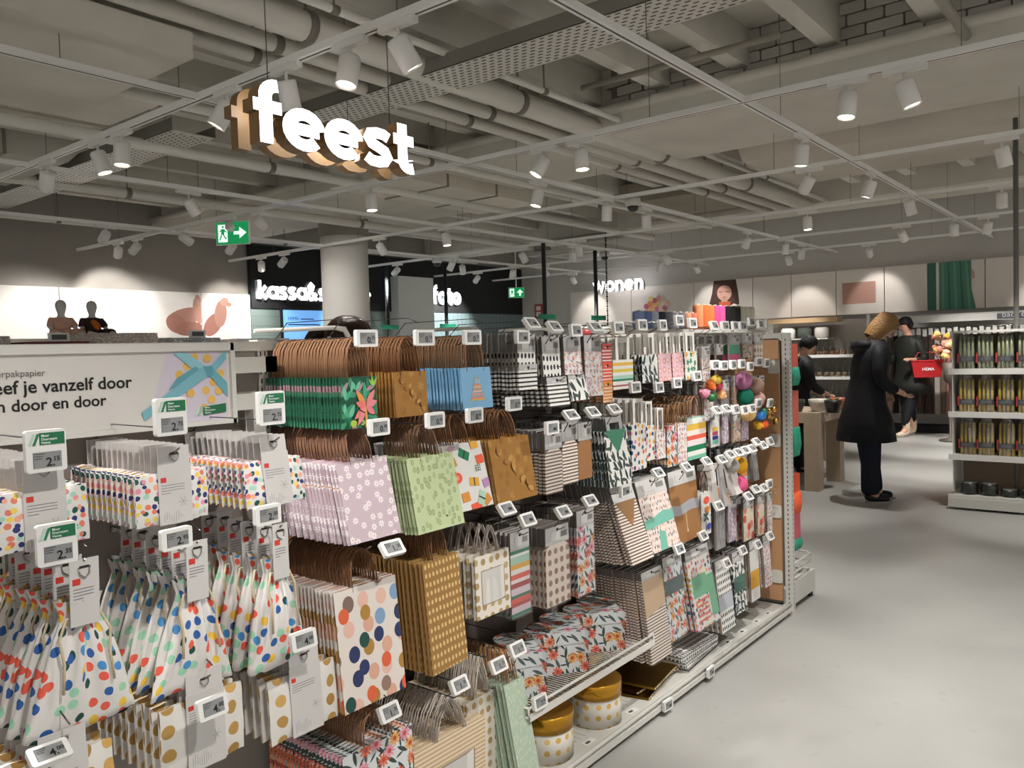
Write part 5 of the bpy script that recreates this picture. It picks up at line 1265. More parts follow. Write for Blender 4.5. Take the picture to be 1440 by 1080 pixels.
for k, (x, mt, lb) in enumerate([(3.27, P_kstr, 'black striped flat gift box at the bottom of its pile'), (3.26, P_bdot, 'black dotted flat gift box in the middle of its pile'), (3.25, P_bdot, 'black dotted flat gift box with drawn shapes on top')]):
    t = thing('flat_gift_box', lb, 'gift box', (x, 1.68, .051 + k * .026), R(4 - 3 * k), 'flat patterned boxes')
    m = MB(); m.box(-.17, .17, -.1, .12, 0, .024); m.build('box', mt, t)
    m = MB('#26262a'); m.box(-.172, .172, -.102, .122, .016, .018); m.build('lid_edge', paper, t)

# ------------------------------------------------------------------ white goods and rails on top of / behind the gondola
for k, (x, y, lb) in enumerate([(.62, 3.2, 'white curved sign arm behind the sign board, left'), (1.9, 3.2, 'white curved sign arm above the picture of the bow'), (1.64, 1.965, 'white curved arm right of the brown hair'), (2.26, 1.965, 'white curved arm behind the second row tag'), (2.71, 1.965, 'white curved arm near the striped packs')]):
    t = thing('sign_holder', lb, 'sign holder', (x, y, 1.5))
    m = MB('#d3d0c9'); m.tube([(-.32, 0, .025), (-.04, 0, .035), (0, 0, .03), (.012, 0, .01), (.012, 0, -.04)], [.006, .007, .009, .009, .008], 6); m.build('arm', steel, t)
def gondola2(label, x0, x1, y0, y1, h, c='#c4c1ba'):
    t = thing('shop_gondola', label, 'shelving', ((x0 + x1) / 2, (y0 + y1) / 2, 0)); w, d = (x1 - x0) / 2, (y1 - y0) / 2
    m = MB(c); m.box(-w, w, -.02, .02, .05, h); m.build('back_panel', steel, t)
    m = MB(c); m.box(-w, w, -d, d, .03, .14); m.build('base', steel, t)
    for k in range(1, 4):
        m = MB(c); m.box(-w, w, -d, d, h * k / 3.02 - .03, h * k / 3.02); m.build('shelf', steel, t)
    for sx in (-1, 1):
        m = MB(c); m.box(sx * w - .015, sx * w + .015, -.03, .03, 0, h + .03); m.build('upright', steel, t)
gondola2('white gondola parallel behind the gift bags, left', -1.0, 3.0, 3.0, 3.5, 1.5)
gondola2('white gondola with ribbon spools beyond the small packs', 5.6, 8.7, 3.3, 3.75, 1.6)
for k, (x, w, h, c, lb) in enumerate([(.72, .3, .03, '#c9c7c4', 'flat white boxes lying on the rear gondola at the far left'), (1.0, .2, .05, '#b5aea6', 'speckled gift wrap box in the left rear pile'), (1.25, .22, .03, '#6f3a38', 'dark red flat box on the rear gondola'), (1.5, .24, .06, '#b9aea2', 'pale script printed box on the rear gondola'),
                                (1.78, .22, .04, '#9fa0a2', 'grey patterned flat pack on the rear gondola'), (2.1, .26, .035, '#cfcdca', 'white flat pack beside the rear upright'), (2.4, .26, .03, '#c2c0bc', 'second white flat pack on the rear gondola'), (2.72, .26, .04, '#d2d0cc', 'white flat pack below the black header wall')]):
    t = thing('flat_pack', lb, 'box', (x, 3.2, 1.5), 0, 'flat packs on the rear gondola')
    m = MB(c); m.prism([(-w / 2, 0), (w / 2, 0), (w / 2 - .004, h), (-w / 2 + .004, h)], -.15, .15); m.build('pack_body', pat('sp%d' % k, c, [dict(s=90, r=.25, rnd=1, pal=['#8d8984', '#e0deda'])]) if k in (1, 3, 4) else paper, t)
    if k % 2 == 0:
        m = MB('#d8d7d3'); m.box(-.035, .035, -.16, -.152, h, h + .03); m.box(-.025, .025, -.162, -.16, h + .006, h + .024, '#4a4a4a'); m.build('ticket', plastic, t)
# small ceiling-facing tags seen above the top rail
sc_ = ['#8fa3cc', '#7d8fc0', '#c9cfe0', '#3f4550', '#8f8f97', '#a3a0a8', '#6e6a72', '#c08a6e', '#c9775a', '#d98a62', '#d96f3f', '#e07a45', '#d94f8f', '#dd5a98', '#23211f', '#2a2826', '#33302d', '#d9d6c4', '#e0ddcb', '#dcd9c8']
for k in range(20):
    x = 6.0 + k * .125; c = sc_[k]; hh_ = .13 if k < 9 else .21
    t = thing('ribbon_spool', f'{["pale blue","blue","silver blue","dark grey","grey","light grey","charcoal","brown","terracotta","apricot","orange","bright orange","pink","hot pink","black","second black","third black","cream","second cream","last cream"][k]} upright yarn roll on the gondola beyond the small packs', 'yarn roll', (x, 3.42, 1.6), 0, 'upright yarn rolls')
    m = MB(c); m.lathe([(.045, 0), (.05, .015), (.05, hh_), (.045, hh_ + .015)], n=12); m.build('roll', cloth, t)
    m = MB('#d8d6d2'); m.lathe([(.02, hh_ + .015), (.02, hh_ + .025)], n=8); m.build('core', paper, t)
for k, (x, c, nm) in enumerate([(4.75, '#93343a', 'dark red'), (4.87, '#a33f42', 'red'), (4.99, '#b9b4aa', 'pale grey'), (5.11, '#8c8c8c', 'grey'), (5.23, '#d9a838', 'mustard yellow'), (5.35, '#b8b5ae', 'light')]):
    t = thing('storage_jar', f'{nm} small canister standing behind the top rail', 'jar', (x, 3.2, 1.44), 0, 'small canisters behind the rail')
    m = MB(c); m.lathe([(.045, 0), (.05, .01), (.05, .13), (.04, .14)], n=12); m.build('jar_body', satin, t)
    m = MB('#d0ccc6'); m.lathe([(.042, .14), (.042, .16)], n=12); m.build('lid', plastic, t)
gondola2('low white gondola carrying the small canisters', 4.0, 5.5, 3.0, 3.4, 1.44)

# ------------------------------------------------------------------ candle shelf at the right
t = thing('candle_shelf', 'white shelf unit with candle packs at the right edge', 'shelving', (7.65, 0, 0))
m = MB(WHT); m.box(-.04, .5, -1.4, 1.4, .03, .12); m.box(-.05, -.03, -1.4, 1.4, .02, .1); m.build('base', steel, t)
m = MB('#8b7765'); m.box(.38, .4, -1.38, 1.36, .12, 1.47); m.build('back_panel', paper, t)
for z in (.46, .82, 1.18):
    m = MB('#cdcac3'); m.box(.0, .38, -1.38, 1.37, z - .03, z); m.build('shelf', steel, t)
    m = MB('#dad8d3'); m.box(-.012, 0, -1.38, 1.4, z - .045, z + .003); m.build('ticket_rail', plastic, t)
m = MB('#cdcac3'); m.box(0, .4, -1.38, 1.37, 1.48, 1.5); m.build('top_board', steel, t)
m = MB(WHT); m.box(.36, .42, 1.355, 1.39, 0, 1.5); m.box(0, .4, 1.365, 1.385, 1.44, 1.5); m.build('end_frame', steel, t)
m = MB('#d0cdc6'); m.box(.0, .36, 1.366, 1.372, .14, 1.46); m.build('end_panel', steel, t)
def candle_proto(c):
    t = root_('candle_pack'); m = MB(c)
    for r0 in range(2):
        for k in range(4): m.cyl((-.0 + r0 * .03, -.045 + k * .03, 0), (r0 * .03, -.045 + k * .03, .27 - .01 * ((k + r0) % 2)), .0125, .009, 7)
    m.build('candles', satin, t)
    m = MB('#3a393b'); m.box(-.016, .045, -.058, .058, .06, .105); m.box(-.0175, -.016, -.035, .035, .07, .095, '#57565a'); m.build('label_band', paper, t)
    m = MB('#b0353a'); m.box(-.013, .0, .055, .068, .05, .13); m.build('red_sticker', paper, t)
    m = MB(); m.lathe([(.068, 0), (.07, .1), (.068, .26), (.04, .3), (.045, .32)], (.015, 0, 0), 12, sx=.62); m.build('cellophane', film, t)
    return t
cp = {}
for si, (z, c, nm) in enumerate([(1.18, '#8f9672', 'sage green'), (.82, '#b79c34', 'olive yellow'), (.46, '#b59a3a', 'mustard')]):
    for k in range(9):
        if c not in cp: cp[c] = candle_proto(c); o = cp[c]
        else: o = copy_tree(cp[c])
        o.location = (7.70, 1.27 - k * .142 + rnd.uniform(-.006, .006), z); o.rotation_euler = (0, 0, R(rnd.uniform(-5, 5)))
        tag(o, f'clear pack of {nm} dinner candles, {ORD[k]} from the free end of the {["upper", "middle", "lower"][si]} shelf', 'candles', 'dinner candle packs')
for k in range(9):
    t = thing('candle_holder', f'dark glass candle holder, {ORD[k]} from the free end of the base shelf', 'candle holder', (7.74 , 1.26 - k * .145, .12), 0, 'dark glass holders')
    h = .1 if k < 2 else .06
    m = MB('#2b2f2c'); m.lathe([(.045, 0), (.062, .01), (.064, h * .8), (.055, h), (.05, h), (.055, h * .2)], n=14); m.build('cup', satin, t)
    m = MB('#8d8f8a'); m.lathe([(.057, h * .98), (.058, h + .006), (.05, h + .006)], n=14); m.build('rim', satin, t)

# ------------------------------------------------------------------ far wall: glassware shelves, curtain samples
t = thing('wall_shelving', 'white wall shelving with glassware behind the blond customer', 'shelving', (13.6, 4.4, 0))
for z in (.45, .86, 1.22):
    m = MB('#c9c6c0'); m.box(0, .4, -.75, .85, z - .03, z); m.box(-.012, 0, -.75, .85, z - .045, z + .003, '#dedcd8'); m.build('shelf', steel, t)
m = MB('#8d857c'); m.box(.4, .42, -.78, .9, 0, 1.8); m.build('back_panel', paper, t)
m = MB('#b99a74'); m.box(0, .3, -.3, .85, 1.76, 1.84); m.build('wooden_canopy', wood, t)
m = MB('#c4c1ba'); m.box(0, .06, .86, .9, 0, 1.85); m.box(0, .06, -.8, -.76, 0, 1.85); m.build('upright', steel, t)
vp = []
for si, (z, n) in enumerate([(1.22, 14), (.86, 14), (.45, 12)]):
    for k in range(n):
        if len(vp) <= si:
            t = root_('glass_bottle'); h = (.2, .24, .26)[si]
            m = MB('#b9ad97'); m.lathe([(.03, 0), (.042, .01), (.042, h * .55), (.014, h * .75), (.014, h), (.018, h + .01)], n=12); m.build('bottle', glass, t)
            m = MB(['#94603a', '#a58a6a', '#2f3330'][si]); m.lathe([(.02, .004), (.036, .008), (.036, h * .3), (.0, h * .32)], n=10); m.build('content', satin, t); vp.append(t)
        o = vp[si] if k == 0 else copy_tree(vp[si]); o.location = (13.72, 5.12 - k * .1 + rnd.uniform(-.01, .01), z)
        tag(o, f'small {["amber filled", "tan filled", "dark filled"][si]} glass bottle, {ORD[k]} from the left on the {["upper", "middle", "lower"][si]} wall shelf', 'bottle', 'glassware on the wall shelves')
for k, c in enumerate(['#e4e2dd', '#4a5048', '#b9b5ad']):
    t = thing('storage_basket', ['white rounded basket at the top of the wall shelving', 'dark green basket at the top of the wall shelving', 'pale basket right of the dark green one'][k], 'basket', (13.75, 4.95 - k * .28, 1.5))
    m = MB(c); m.lathe([(.08, 0), (.11, .02), (.12, .15), (.09, .18)], n=14); m.build('basket_body', cloth, t)
    m = MB('#c9c6c0'); m.box(-.14, .16, -.14, .14, -.02, 0); m.build('shelf_board', steel, t)
t = thing('display_rail', 'white display rail with hanger headers above the curtain samples', 'rail', (13.6, 3.5, 1.6))
m = MB('#c6c3bd'); m.box(0, .35, -4.2, 0, .1, .2); m.box(-.01, 0, -4.2, 0, .08, .18, '#d6d4d0'); m.build('canopy', steel, t)
m = MB('#5f6467'); m.box(-.014, -.01, -2.6, -1.65, .09, .17); m.build('grey_header', paper, t)
add = MB('#e6e6e6'); T_ = lambda p: (-.017 + 0 * p[0], -p[0], p[2])
add_text(add, 'bad- en gordijnen', 1.72, .115, 0, width=.8, c='#e4e4e4', T=T_); add.build('lettering', paper, t)
m = MB('#8f8d88'); m.tube([(.1, -4.2, 0), (.1, 0, 0)], .012, 6); m.build('hanging_rail', metal, t)
m = MB('#1f1c1b'); m.box(-.02, .4, -4.2, 1.8, -1.6, -1.5); m.build('plinth', paper, t)
cc = ['#cfcac3', '#8a7d72', '#6a5a50', '#b8b0a6', '#55463f', '#94867a', '#3f3430', '#6e5c52', '#cdbfb2', '#4a3b36', '#7c6a60', '#c9a69a', '#5a4842', '#a06f66', '#3a2e2b', '#b4756b', '#4f3f3a', '#c08478', '#6e5850', '#a8625a']
for k in range(42):
    y = 3.42 - k * .085; c = cc[(k * 7) % 20]; w = .035; top = 1.5 - .02 * (k % 2)
    t = thing('curtain_sample', f'hanging {["beige","brown","cream","dark","taupe","pinkish"][k % 6]} curtain sample, {ORD[k % 30]} from the glassware end{" of the right half" if k >= 30 else ""}', 'curtain', (13.7, y, .12), 0, 'curtain samples')
    m = MB(c); P = []
    for i in range(6):
        z = top - .12 - (top - .28) * i / 5; P.append([(.02 * math.sin(j * 2.1 + k) , -w + 2 * w * j / 6 * (1 + .1 * i / 5), z) for j in range(7)])
    m.grid(P); m.grid([[(x + .02, y_, z) for x, y_, z in r][::-1] for r in P]); m.build('cloth_panel', cloth, t)
    m = MB('#dcdad6'); m.box(-.01, .03, -w * .8, w * .8, top - .13, top - .02); m.tube([(.01, 0, top - .02), (.0, 0, 1.485)], .003, 4); m.build('header_card', paper, t)
    if not (k < 20): pass
for k in range(26):
    c = ['#d9b25a', '#d9a48f', '#e0c07a', '#c98a78'][k % 4]; a = rr.uniform(-.2, .2); b = rr.uniform(-.16, .2)
    ball('dried_flower', f'{["yellow", "dusty pink", "pale yellow", "rose"][k % 4]} dried flower head, {ORD[k]} of the bunch left of the candle shelf', 'flower', 12.6 + rr.uniform(-.1, .1), 2.28 + a, 1.3 + b, .045, c, cloth, 20, 'dried flower bunch')
t = thing('flower_vase_stand', 'tall dark stand carrying the dried flower bunch', 'stand', (12.6, 2.28, 0))
m = MB('#4a4038'); m.lathe([(.15, 0), (.15, .02), (.02, .05), (.02, .8), (.08, .85), (.1, 1.1)], n=14); m.build('stand', wood, t)
for k in range(6): 
    m = MB('#8f6f52'); m.tube([(0, 0, 1.05), (rr.uniform(-.1, .1), rr.uniform(-.18, .18), 1.3), (rr.uniform(-.12, .12), rr.uniform(-.25, .25), 1.25)], .004, 4); m.build('stem', cord, t)
# ------------------------------------------------------------------ tables in the middle
for k, (x, y, lb) in enumerate([(8.28, 2.91, 'beige wooden parsons table behind the end cap'), (9.7, 3.5, 'second beige wooden table deeper in the home section')]):
    t = thing('display_table', lb, 'table', (x, y, 0)); c = '#a8957f'; H = .76 - .1 * k
    m = MB(c); m.box(-.4, .4, -.35, .35, H - .1, H); m.build('table_top', wood, t)
    for a in (-1, 1):
        for b in (-1, 1): m = MB(c); m.box(-.07, .07, -.07, .07, 0, H - .1); m.build('leg', wood, t, (a * .33, b * .28, 0))
for k, (x, y, z, r, c, lb) in enumerate([(7.98, 2.45, .76, .08, '#2a2522', 'dark flower pot at the table edge'), (8.1, 2.62, .76, .1, '#c9c2b6', 'cream bowl on the beige table'), (8.0, 2.82, .76, .09, '#3a3a33', 'dark green leafy pot on the beige table'), (8.3, 2.5, .76, .08, '#c56a4a', 'orange box shaped pot near the customer'), (8.15, 3.1, .76, .1, '#26221f', 'black planter at the rear of the beige table')]):
    t = thing('plant_pot', lb, 'pot', (x, y, z)); m = MB(c); m.lathe([(r * .7, 0), (r, .09), (r * 1.02, .12), (r * .9, .12), (r * .85, .1), (.0, .1)], n=16); m.build('pot', satin, t)
    if k in (0, 2, 4):
        m = MB('#3f5238')
        for q in range(22):
            a, L = rr.uniform(0, 6.28), rr.uniform(.03, .08); d = Vector((math.cos(a), math.sin(a), rr.uniform(.2, 1))).normalized(); e = d.orthogonal().normalized() * .012; o_ = Vector((0, 0, .1))
            m.poly([o_, o_ + d * L * .5 + e, o_ + d * L, o_ + d * L * .5 - e])
        m.build('leaves', cloth, t)

# seated mannequins above the rear shelving
t = thing('tall_shelving', 'tall pale shelving below the seated mannequins', 'shelving', (3.6, 8.7, 0))
m = MB('#b9b0a5'); m.box(-1.3, 1.3, -.25, .25, 1.66, 1.7); m.build('top_board', steel, t)
for k in range(4): m = MB('#b9b0a5'); m.box(-1.3, 1.3, -.25, .25, .1 + k * .42, .13 + k * .42); m.build('shelf', steel, t)
for k in (-1, 0, 1): m = MB('#b9b0a5'); m.box(k * 1.28 - .02, k * 1.28 + .02, -.25, .25, 0, 1.68); m.build('side_board', steel, t)

# ------------------------------------------------------------------ people (skin modifier bodies)
import bmesh
def skinned(name, verts, edges, mat, parent, lev=2, loc=None):
    """verts: (x, y, z, radius[, radius_y])"""
    me = bpy.data.meshes.new(name); bm = bmesh.new(); ly = bm.verts.layers.skin.verify(); vs = []
    for i, v in enumerate(verts):
        q = bm.verts.new(v[:3]); q[ly].radius = (v[3], v[4] if len(v) > 4 else v[3]); q[ly].use_root = i == 0; vs.append(q)
    for a, b in edges: bm.edges.new((vs[a], vs[b]))
    bm.to_mesh(me); bm.free(); o = bpy.data.objects.new(name, me); col.objects.link(o)
    o.modifiers.new('Skin', 'SKIN').use_smooth_shade = True; s = o.modifiers.new('Sub', 'SUBSURF'); s.levels = lev; s.render_levels = lev
    dg = bpy.context.evaluated_depsgraph_get(); m2 = bpy.data.meshes.new_from_object(o.evaluated_get(dg)); bpy.data.objects.remove(o)
    m2.name = name; m2.materials.clear(); m2.materials.append(mat); o = bpy.data.objects.new(name, m2); col.objects.link(o)
    if parent: o.parent = parent
    if loc: o.location = loc
    return o
def solid(name, c, rough=.8, ns=40, bump=.3):
    m, nt, b = base_mat(name, rough, 0, .25); tc = N(nt, 'ShaderNodeTexCoord'); nz = N(nt, 'ShaderNodeTexNoise'); nz.inputs['Scale'].default_value = ns
    nt.links.new(tc.outputs['Object'], nz.inputs[0]); nt.links.new(mix(nt, nz.outputs[0], tuple(k * .8 for k in lin(c)[:3]) + (1,), tuple(min(1, k * 1.15) for k in lin(c)[:3]) + (1,)), b.inputs['Base Color'])
    bp = N(nt, 'ShaderNodeBump'); bp.inputs['Strength'].default_value = bump; bp.inputs['Distance'].default_value = .01; nt.links.new(nz.outputs[0], bp.inputs['Height']); nt.links.new(bp.outputs[0], b.inputs['Normal'])
    return m
M_skin = solid('skin_tone', '#c79a83', .5, 15, .05); M_blk = solid('black_coat', '#16161a', .7, 9, .5); M_pant = solid('navy_trousers', '#141824', .8, 14, .3)
M_grn = solid('dark_puffer', '#23241f', .6, 9, .5); M_shoe = solid('shoe', '#1c1c1e', .5); M_boot = solid('beige_boot', '#c4b5a0', .7); M_sole = solid('sole', '#8f8b84', .7)
M_blond = solid('blond_hair', '#8d6a40', .5, 70, .9); M_brown = solid('brown_hair', '#2f1c16', .4, 50, .5); M_dark = solid('dark_hair', '#131112', .6, 60, .8)
def finger_rig(V, E_, wrist, d, side, k=.085):
    """palm and five bent fingers grown from the wrist vertex; d = pointing direction, side = thumb side"""
    d = Vector(d).normalized(); s = Vector(side).normalized(); n = d.cross(s).normalized(); W = Vector(V[wrist][:3])
    def add(p, r, par): V.append((p.x, p.y, p.z, r)); E_.append((par, len(V) - 1)); return len(V) - 1
    palm = add(W + d * k * .6, .021, wrist)
    for i, (o, L) in enumerate(((.026, .9), (.009, 1.0), (-.009, .95), (-.025, .75))):
        a = add(W + d * k * 1.05 + s * o, .0095, palm); b = add(W + d * k * (1.05 + L * .4) + s * o * 1.15 + n * .008, .0085, a); add(W + d * k * (1.05 + L * .65) + s * o * 1.1 + n * .028, .007, b)
    a = add(W + d * k * .5 + s * .032, .011, palm); add(W + d * k * .85 + s * .045 + n * .014, .009, a)
def person(name, label, loc, rz, H, lean=0, headpitch=0, arms=None, legs=None, coat=None, pants=None, shoes=None, hair=None, hairf=None, coat_len=.55, coat_w=1.0, basket=False):
    """local frame: the person faces -Y, left arm at +X"""
    t = thing(name, label, 'person', loc, R(rz)); k = H / 1.7
    ly = -math.sin(R(lean)); cz = math.cos(R(lean))
    def up(z, y=0): q = (z - .95); return (0, y + (ly * q if q > 0 else 0), .95 + (q * cz if q > 0 else q)) if z > .95 else (0, y, z)
    V = []; E_ = []
    def v(x, y, z, r, ry=None): V.append((x * k, y * k, z * k, r * k, (ry or r) * k)); return len(V) - 1
    p = lambda z, y=0: up(z, y)
    pelvis = v(*p(.95), .13, .1); waist = v(*p(1.1), .115, .09); chest = v(*p(1.3), .14, .1); neckb = v(*p(1.43), .07, .07); neck = v(*p(1.5, -.01), .05, .052)
    E_ += [(pelvis, waist), (waist, chest), (chest, neckb), (neckb, neck)]
    hp = R(headpitch + lean); hx, hy, hz = p(1.5, -.01)
    def hd(f, u): return (0, hy - f * math.cos(hp) - u * math.sin(hp), hz + u * math.cos(hp) - f * math.sin(hp))
    a = v(*hd(.015, .06), .062, .066); b = v(*hd(.02, .12), .078, .088); c = v(*hd(.01, .18), .07, .078); E_ += [(neck, a), (a, b), (b, c)]
    for sx, (foot, knee) in ((-1, legs[0]), (1, legs[1])):
        h_ = v(sx * .09, 0, .88, .085); kn = v(sx * .09 + knee[0], knee[1], .5, .06); an = v(sx * .09 + foot[0], foot[1], .1, .042); to = v(sx * .09 + foot[0] + foot[2] * .0, foot[1] - .07, .05, .04); E_ += [(pelvis, h_), (h_, kn), (kn, an), (an, to)]
    hands = []
    for sx, (el, wr) in ((-1, arms[0]), (1, arms[1])):
        sh0 = p(1.39); s_v = v(sx * .17, sh0[1], sh0[2], .058); e_v = v(sx * el[0], el[1], el[2], .044); w_v = v(sx * wr[0], wr[1], wr[2], .027); E_ += [(chest, s_v), (s_v, e_v), (e_v, w_v)]
        d = Vector((sx * wr[0] - sx * el[0], wr[1] - el[1], wr[2] - el[2])); finger_rig(V, E_, w_v, d, Vector((-sx, 0, .4)), .085 * k); hands.append(w_v)
    skinned('body', V, E_, M_skin, t)
    # face: brow, nose, mouth, ears as one small relief piece
    def hp3(f, u, x): q = hd(f, u); return Vector((x * k, q[1] * k, q[2] * k))
    m = MB('#b98571'); m.smooth = True
    m.tube([hp3(.1, .14, 0), hp3(.118, .11, 0), hp3(.1, .095, 0)], [.006 * k, .012 * k, .009 * k], 6)
    m.tube([hp3(.088, .07, -.022), hp3(.1, .068, 0), hp3(.088, .07, .022)], .005 * k, 5, '#9a5a50')
    for sx in (-1, 1):
        m.tube([hp3(.086, .135, sx * .04), hp3(.095, .138, sx * .022)], .006 * k, 5, '#e8e4e0'); m.tube([hp3(.096, .137, sx * .03), hp3(.1, .137, sx * .03)], .005 * k, 5, '#2a2320')
        m.tube([hp3(.0, .1, sx * .078), hp3(-.012, .13, sx * .085), hp3(-.005, .145, sx * .078)], .01 * k, 5)
    m.build('face_features', skin, t)
    if hair:
        m = MB(); P = []; n = 28; K = 12
        for i in range(K):
            P.append([])
            for j in range(n):
                th = 2 * math.pi * j / n; fr = -math.sin(th); q_ = min(1, i / 5); ph_ = math.pi / 2 * q_
                rr_ = math.sin(ph_ + .04) * (1 + .05 * math.sin(j * 2.7) + .03 * math.sin(j * 5.1 + i * .7))
                u = .165 + .085 * math.cos(ph_)
                if i > 5:
                    dn = (i - 5) / (K - 6); front = max(0, (fr - .15) / .85)
                    u -= dn * hairf * (1 - .85 * min(1, front * 1.6)); rr_ *= 1.03 + .1 * math.sin(math.pi * dn) - .16 * dn
                rx, ry = .09 * rr_, (.108 if fr < 0 else .1) * rr_
                if i > 5 and fr > .5: ry *= .9
                q = hd(.004 - ry * math.sin(th) - .0, u); P[-1].append((rx * math.cos(th) * k, q[1] * k, q[2] * k))
        m.grid(P, closed=True); m.build('hair', hair, t)
    if hair is M_brown:
        tl = [hp3(-.1, .16, 0), hp3(-.15, .15, 0), hp3(-.18, .08, 0), hp3(-.17, -.02, 0)]
        skinned('ponytail', [(q.x, q.y, q.z, r_ * k) for q, r_ in zip(tl, (.035, .04, .035, .018))], [(0, 1), (1, 2), (2, 3)], hair, t, 1)
    if coat:
        m = MB(); n = 26; P = []
        zs = [1.47, 1.44, 1.38, 1.28, 1.15, 1.02, .9, .9 - (.9 - coat_len) * .5, coat_len]
        rs = [(.085, .085), (.15, .105), (.215, .13), (.225, .15), (.2, .14), (.205, .15), (.225, .165), (.24 * coat_w, .19 * coat_w), (.255 * coat_w, .215 * coat_w)]
        for z, (a, b) in zip(zs, rs):
            q = p(z); P.append([(a * math.cos(2 * math.pi * j / n) * k * (1 + .025 * math.sin(5 * j + z * 9)), (q[1] + b * math.sin(2 * math.pi * j / n) * (1 + .03 * math.sin(4 * j + z * 7))) * k, q[2] * k) for j in range(n)])
        P.append([(x * .9, y * .9, z + .02) for x, y, z in P[-1]]); m.grid(P, closed=True)
        q = p(1.45); m.build('coat', coat, t)
        Vh = []; Eh = []
        for sx, (el, wr) in ((-1, arms[0]), (1, arms[1])):
            sh0 = p(1.38); i0 = len(Vh)
            wv = Vector((sx * wr[0], wr[1], wr[2])); ev = Vector((sx * el[0], el[1], el[2])); wv = ev + (wv - ev) * .93
            Vh += [(sx * .1 * k, sh0[1] * k, (sh0[2] + .0) * k, .085 * k), (sx * .18 * k, sh0[1] * k, (sh0[2] - .01) * k, .085 * k), (ev.x * k, ev.y * k, ev.z * k, .066 * k), (wv.x * k, wv.y * k, wv.z * k, .05 * k)]
            skinned('sleeve', Vh[i0:], [(0, 1), (1, 2), (2, 3)], coat, t, 1)
        # hood lying on the back
        hq = p(1.43, .07); skinned('hood', [((-.13) * k, (hq[1] - .02) * k, hq[2] * k, .05 * k), (-.07 * k, (hq[1] + .06) * k, (hq[2] - .02) * k, .065 * k), (.07 * k, (hq[1] + .06) * k, (hq[2] - .02) * k, .065 * k), (.13 * k, (hq[1] - .02) * k, hq[2] * k, .05 * k)], [(0, 1), (1, 2), (2, 3)], coat, t, 1)
    for sx, (foot, knee) in ((-1, legs[0]), (1, legs[1])):
        fx, fy = sx * .09 + foot[0], foot[1]
        if pants: skinned('trouser_leg', [(sx * .09 * k, 0, .93 * k, .12 * k), ((sx * .09 + knee[0]) * k, knee[1] * k, .5 * k, .1 * k), (fx * k, fy * k, (.26 if shoes is M_boot else .13) * k, (.064 if shoes is M_boot else .09) * k), (fx * k, fy * k, (.15 if shoes is M_boot else .07) * k, (.052 if shoes is M_boot else .09) * k)], [(0, 1), (1, 2), (2, 3)], pants, t, 1)
        hi = .27 if shoes is M_boot else .09
        skinned('shoe', [(fx * k, (fy + .03) * k, .05 * k, .045 * k), (fx * k, (fy + .01) * k, hi * k, (.066 if shoes is M_boot else .05) * k)][::-1] + [(fx * k, (fy - .09) * k, .045 * k, .042 * k), (fx * k, (fy - .17) * k, .035 * k, .034 * k)], [(0, 1), (1, 2), (2, 3)], shoes, t, 1)
        m = MB(); ps = [((fx + .042 * math.cos(a)) * k, (fy - .075 + .12 * math.sin(a)) * k) for a in [2 * math.pi * q / 14 for q in range(14)]]; zprism(m, ps, 0, .018); m.build('sole', M_sole, t)
    return t
# directions: picture right = (.62,-.78); the blond woman faces picture right, looking down
person('person', 'blond woman in a long black hooded coat looking down in the aisle', (7.62, 2.06, 0), -51 + 90 - 3, 1.68, 9, 32, (((.25), (0), (0)) and ((.27, -.02, 1.1), (.2, -.22, 1.0)), ((.27, -.0, 1.1), (.18, -.2, .98))), (((0, .0, 0), (0, -.01)), ((0, -.1, 0), (0, -.05))), M_blk, M_pant, M_shoe, M_blond, .2, .56, 1.15)
person('person', 'customer in a dark puffer coat and pale boots holding the red basket', (13.1, 2.9, 0), -51 - 70, 1.73, 4, 12, ((.26, -.08, 1.12), (.2, -.3, 1.1)) and (((.26, -.06, 1.12), (.2, -.28, 1.05)), ((.27, .0, 1.1), (.25, -.2, 1.12))), (((0, .12, 0), (0, .0)), ((0, -.2, 0), (0, -.1))), M_grn, M_blk, M_boot, M_dark, .1, .62, 1.15)
person('person', 'customer in black, half hidden behind the end cap', (8.95, 3.15, 0), 40, 1.5, 10, 20, (((.26, -.1, 1.1), (.18, -.3, 1.0)), ((.26, -.1, 1.1), (.18, -.3, 1.0))), (((0, 0, 0), (0, 0)), ((0, -.05, 0), (0, 0))), M_blk, M_blk, M_shoe, M_dark, .1, .6, 1.1)
person('person', 'brown haired customer behind the jungle bags, only the hair showing', (2.23, 2.70, 0), 36, 1.575, 0, 10, (((.25, -.05, 1.12), (.2, -.2, 1.0)), ((.25, -.05, 1.12), (.2, -.2, 1.0))), (((0, 0, 0), (0, 0)), ((0, 0, 0), (0, 0))), M_blk, M_pant, M_shoe, M_brown, .12, .6)
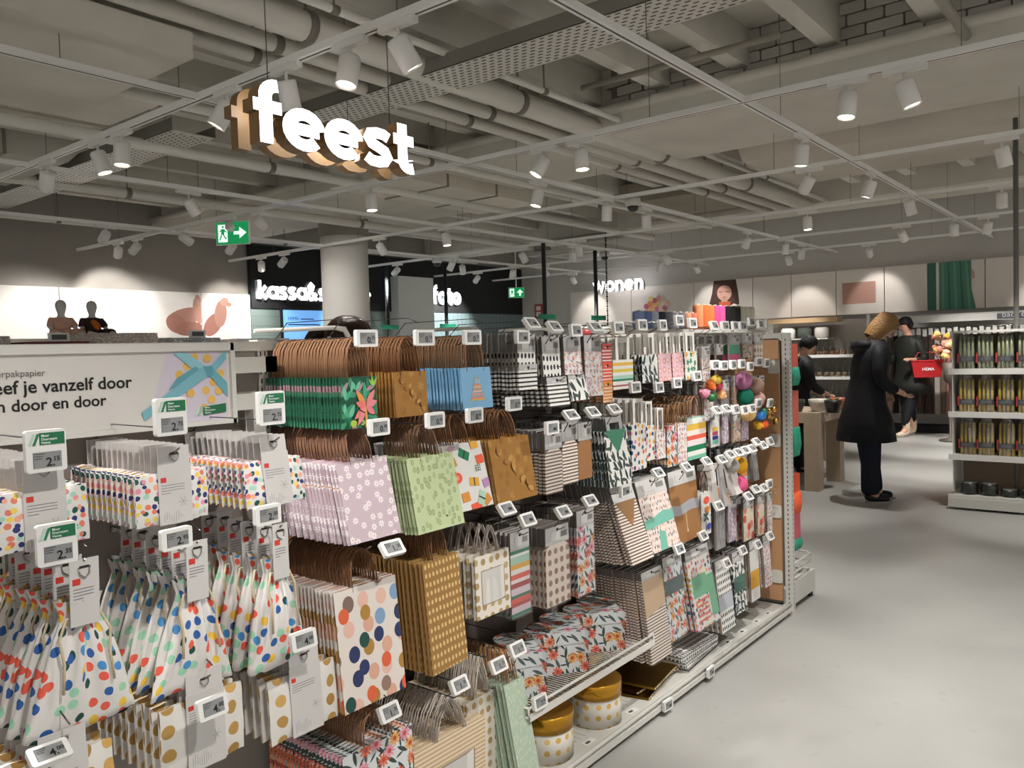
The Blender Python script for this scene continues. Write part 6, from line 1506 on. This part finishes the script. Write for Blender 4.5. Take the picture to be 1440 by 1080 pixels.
# red shopping basket on the second customer's arm
t = thing('shopping_basket', 'red plastic shopping basket held by the customer in pale boots', 'basket', (12.97, 2.66, .88), R(-70))
m = MB('#c02026'); W0, W1, D0, D1, Hb = .17, .21, .11, .14, .24
B = m.pts([(-W0, -D0, 0), (W0, -D0, 0), (W0, D0, 0), (-W0, D0, 0), (-W1, -D1, Hb), (W1, -D1, Hb), (W1, D1, Hb), (-W1, D1, Hb)])
for q in ((3, 2, 1, 0), (0, 1, 5, 4), (1, 2, 6, 5), (2, 3, 7, 6), (3, 0, 4, 7)): m.face([B + i for i in q])
m.build('basket_shell', plastic, t)
m = MB('#d0262c'); m.tube([(-W1, -D1, Hb), (W1, -D1, Hb), (W1, D1, Hb), (-W1, D1, Hb), (-W1, -D1, Hb)], .011, 6); m.build('rim', plastic, t)
for s__ in (-1, 1): m = MB('#b01c22'); m.tube([(-W1 * .9, s__ * D1, Hb), (-W1 * .5, s__ * .03, Hb + .12), (W1 * .5, s__ * .03, Hb + .12), (W1 * .9, s__ * D1, Hb)], .007, 5); m.build('handle', plastic, t)
m = MB('#efe6e4'); add_text(m, 'HEMA', -.07, .1, -.137, size=.06, c='#efe6e4', bold=.02); m.build('lettering', paper, t)

# seated child mannequins
for x, c, c2, lb in ((3.56, '#d3a794', '#d3a794', 'seated child mannequin in dusty pink clothes'), (3.86, '#3a2b26', '#c0692c', 'seated child mannequin in a dark brown top with orange scarf')):
    t = thing('child_mannequin', lb, 'mannequin', (x, 8.6, 1.7)); t.scale = (1.2,) * 3; cm = solid('mq' + c[1:], c, .9)
    V = [(0, 0, .05, .07, .06), (0, -.01, .13, .06, .05), (0, -.01, .185, .025, .025), (0, -.012, .21, .026, .03), (0, -.014, .26, .047, .055), (0, -.01, .3, .043, .048), (0, -.008, .326, .022, .024)]; E_ = [(0, 1), (1, 2), (2, 3), (3, 4), (4, 5), (5, 6)]
    for sx in (-1, 1):
        b = len(V); V += [(sx * .075, -.01, .15, .025), (sx * .1, -.04, .09, .02), (sx * .08, -.09, .04, .015)]; E_ += [(1, b), (b, b + 1), (b + 1, b + 2)]
        b = len(V); V += [(sx * .06, -.05, .04, .036), (sx * .12, -.13, .05, .03), (sx * .07, -.2, .025, .022), (sx * .05, -.22, .03, .02)]; E_ += [(0, b), (b, b + 1), (b + 1, b + 2), (b + 2, b + 3)]
    skinned('body', V, E_, solid('mannequin_white', '#c9c7c2', .5, 5, .02), t)
    V2 = [(0, 0, .05, .082, .07), (0, -.01, .13, .072, .06), (0, -.01, .17, .04, .04)]; E2 = [(0, 1), (1, 2)]
    for sx in (-1, 1):
        b = len(V2); V2 += [(sx * .078, -.01, .15, .034), (sx * .105, -.04, .09, .028)]; E2 += [(1, b), (b, b + 1)]
        b = len(V2); V2 += [(sx * .06, -.05, .04, .045), (sx * .12, -.13, .05, .038), (sx * .085, -.18, .035, .03)]; E2 += [(0, b), (b, b + 1), (b + 1, b + 2)]
    skinned('clothes', V2, E2, cm, t)
    if c2 != c: skinned('scarf', [(-.03, -.06, .16, .025), (0, -.075, .12, .032), (.03, -.08, .07, .03)], [(0, 1), (1, 2)], solid('mqs', c2, .9), t, 1)
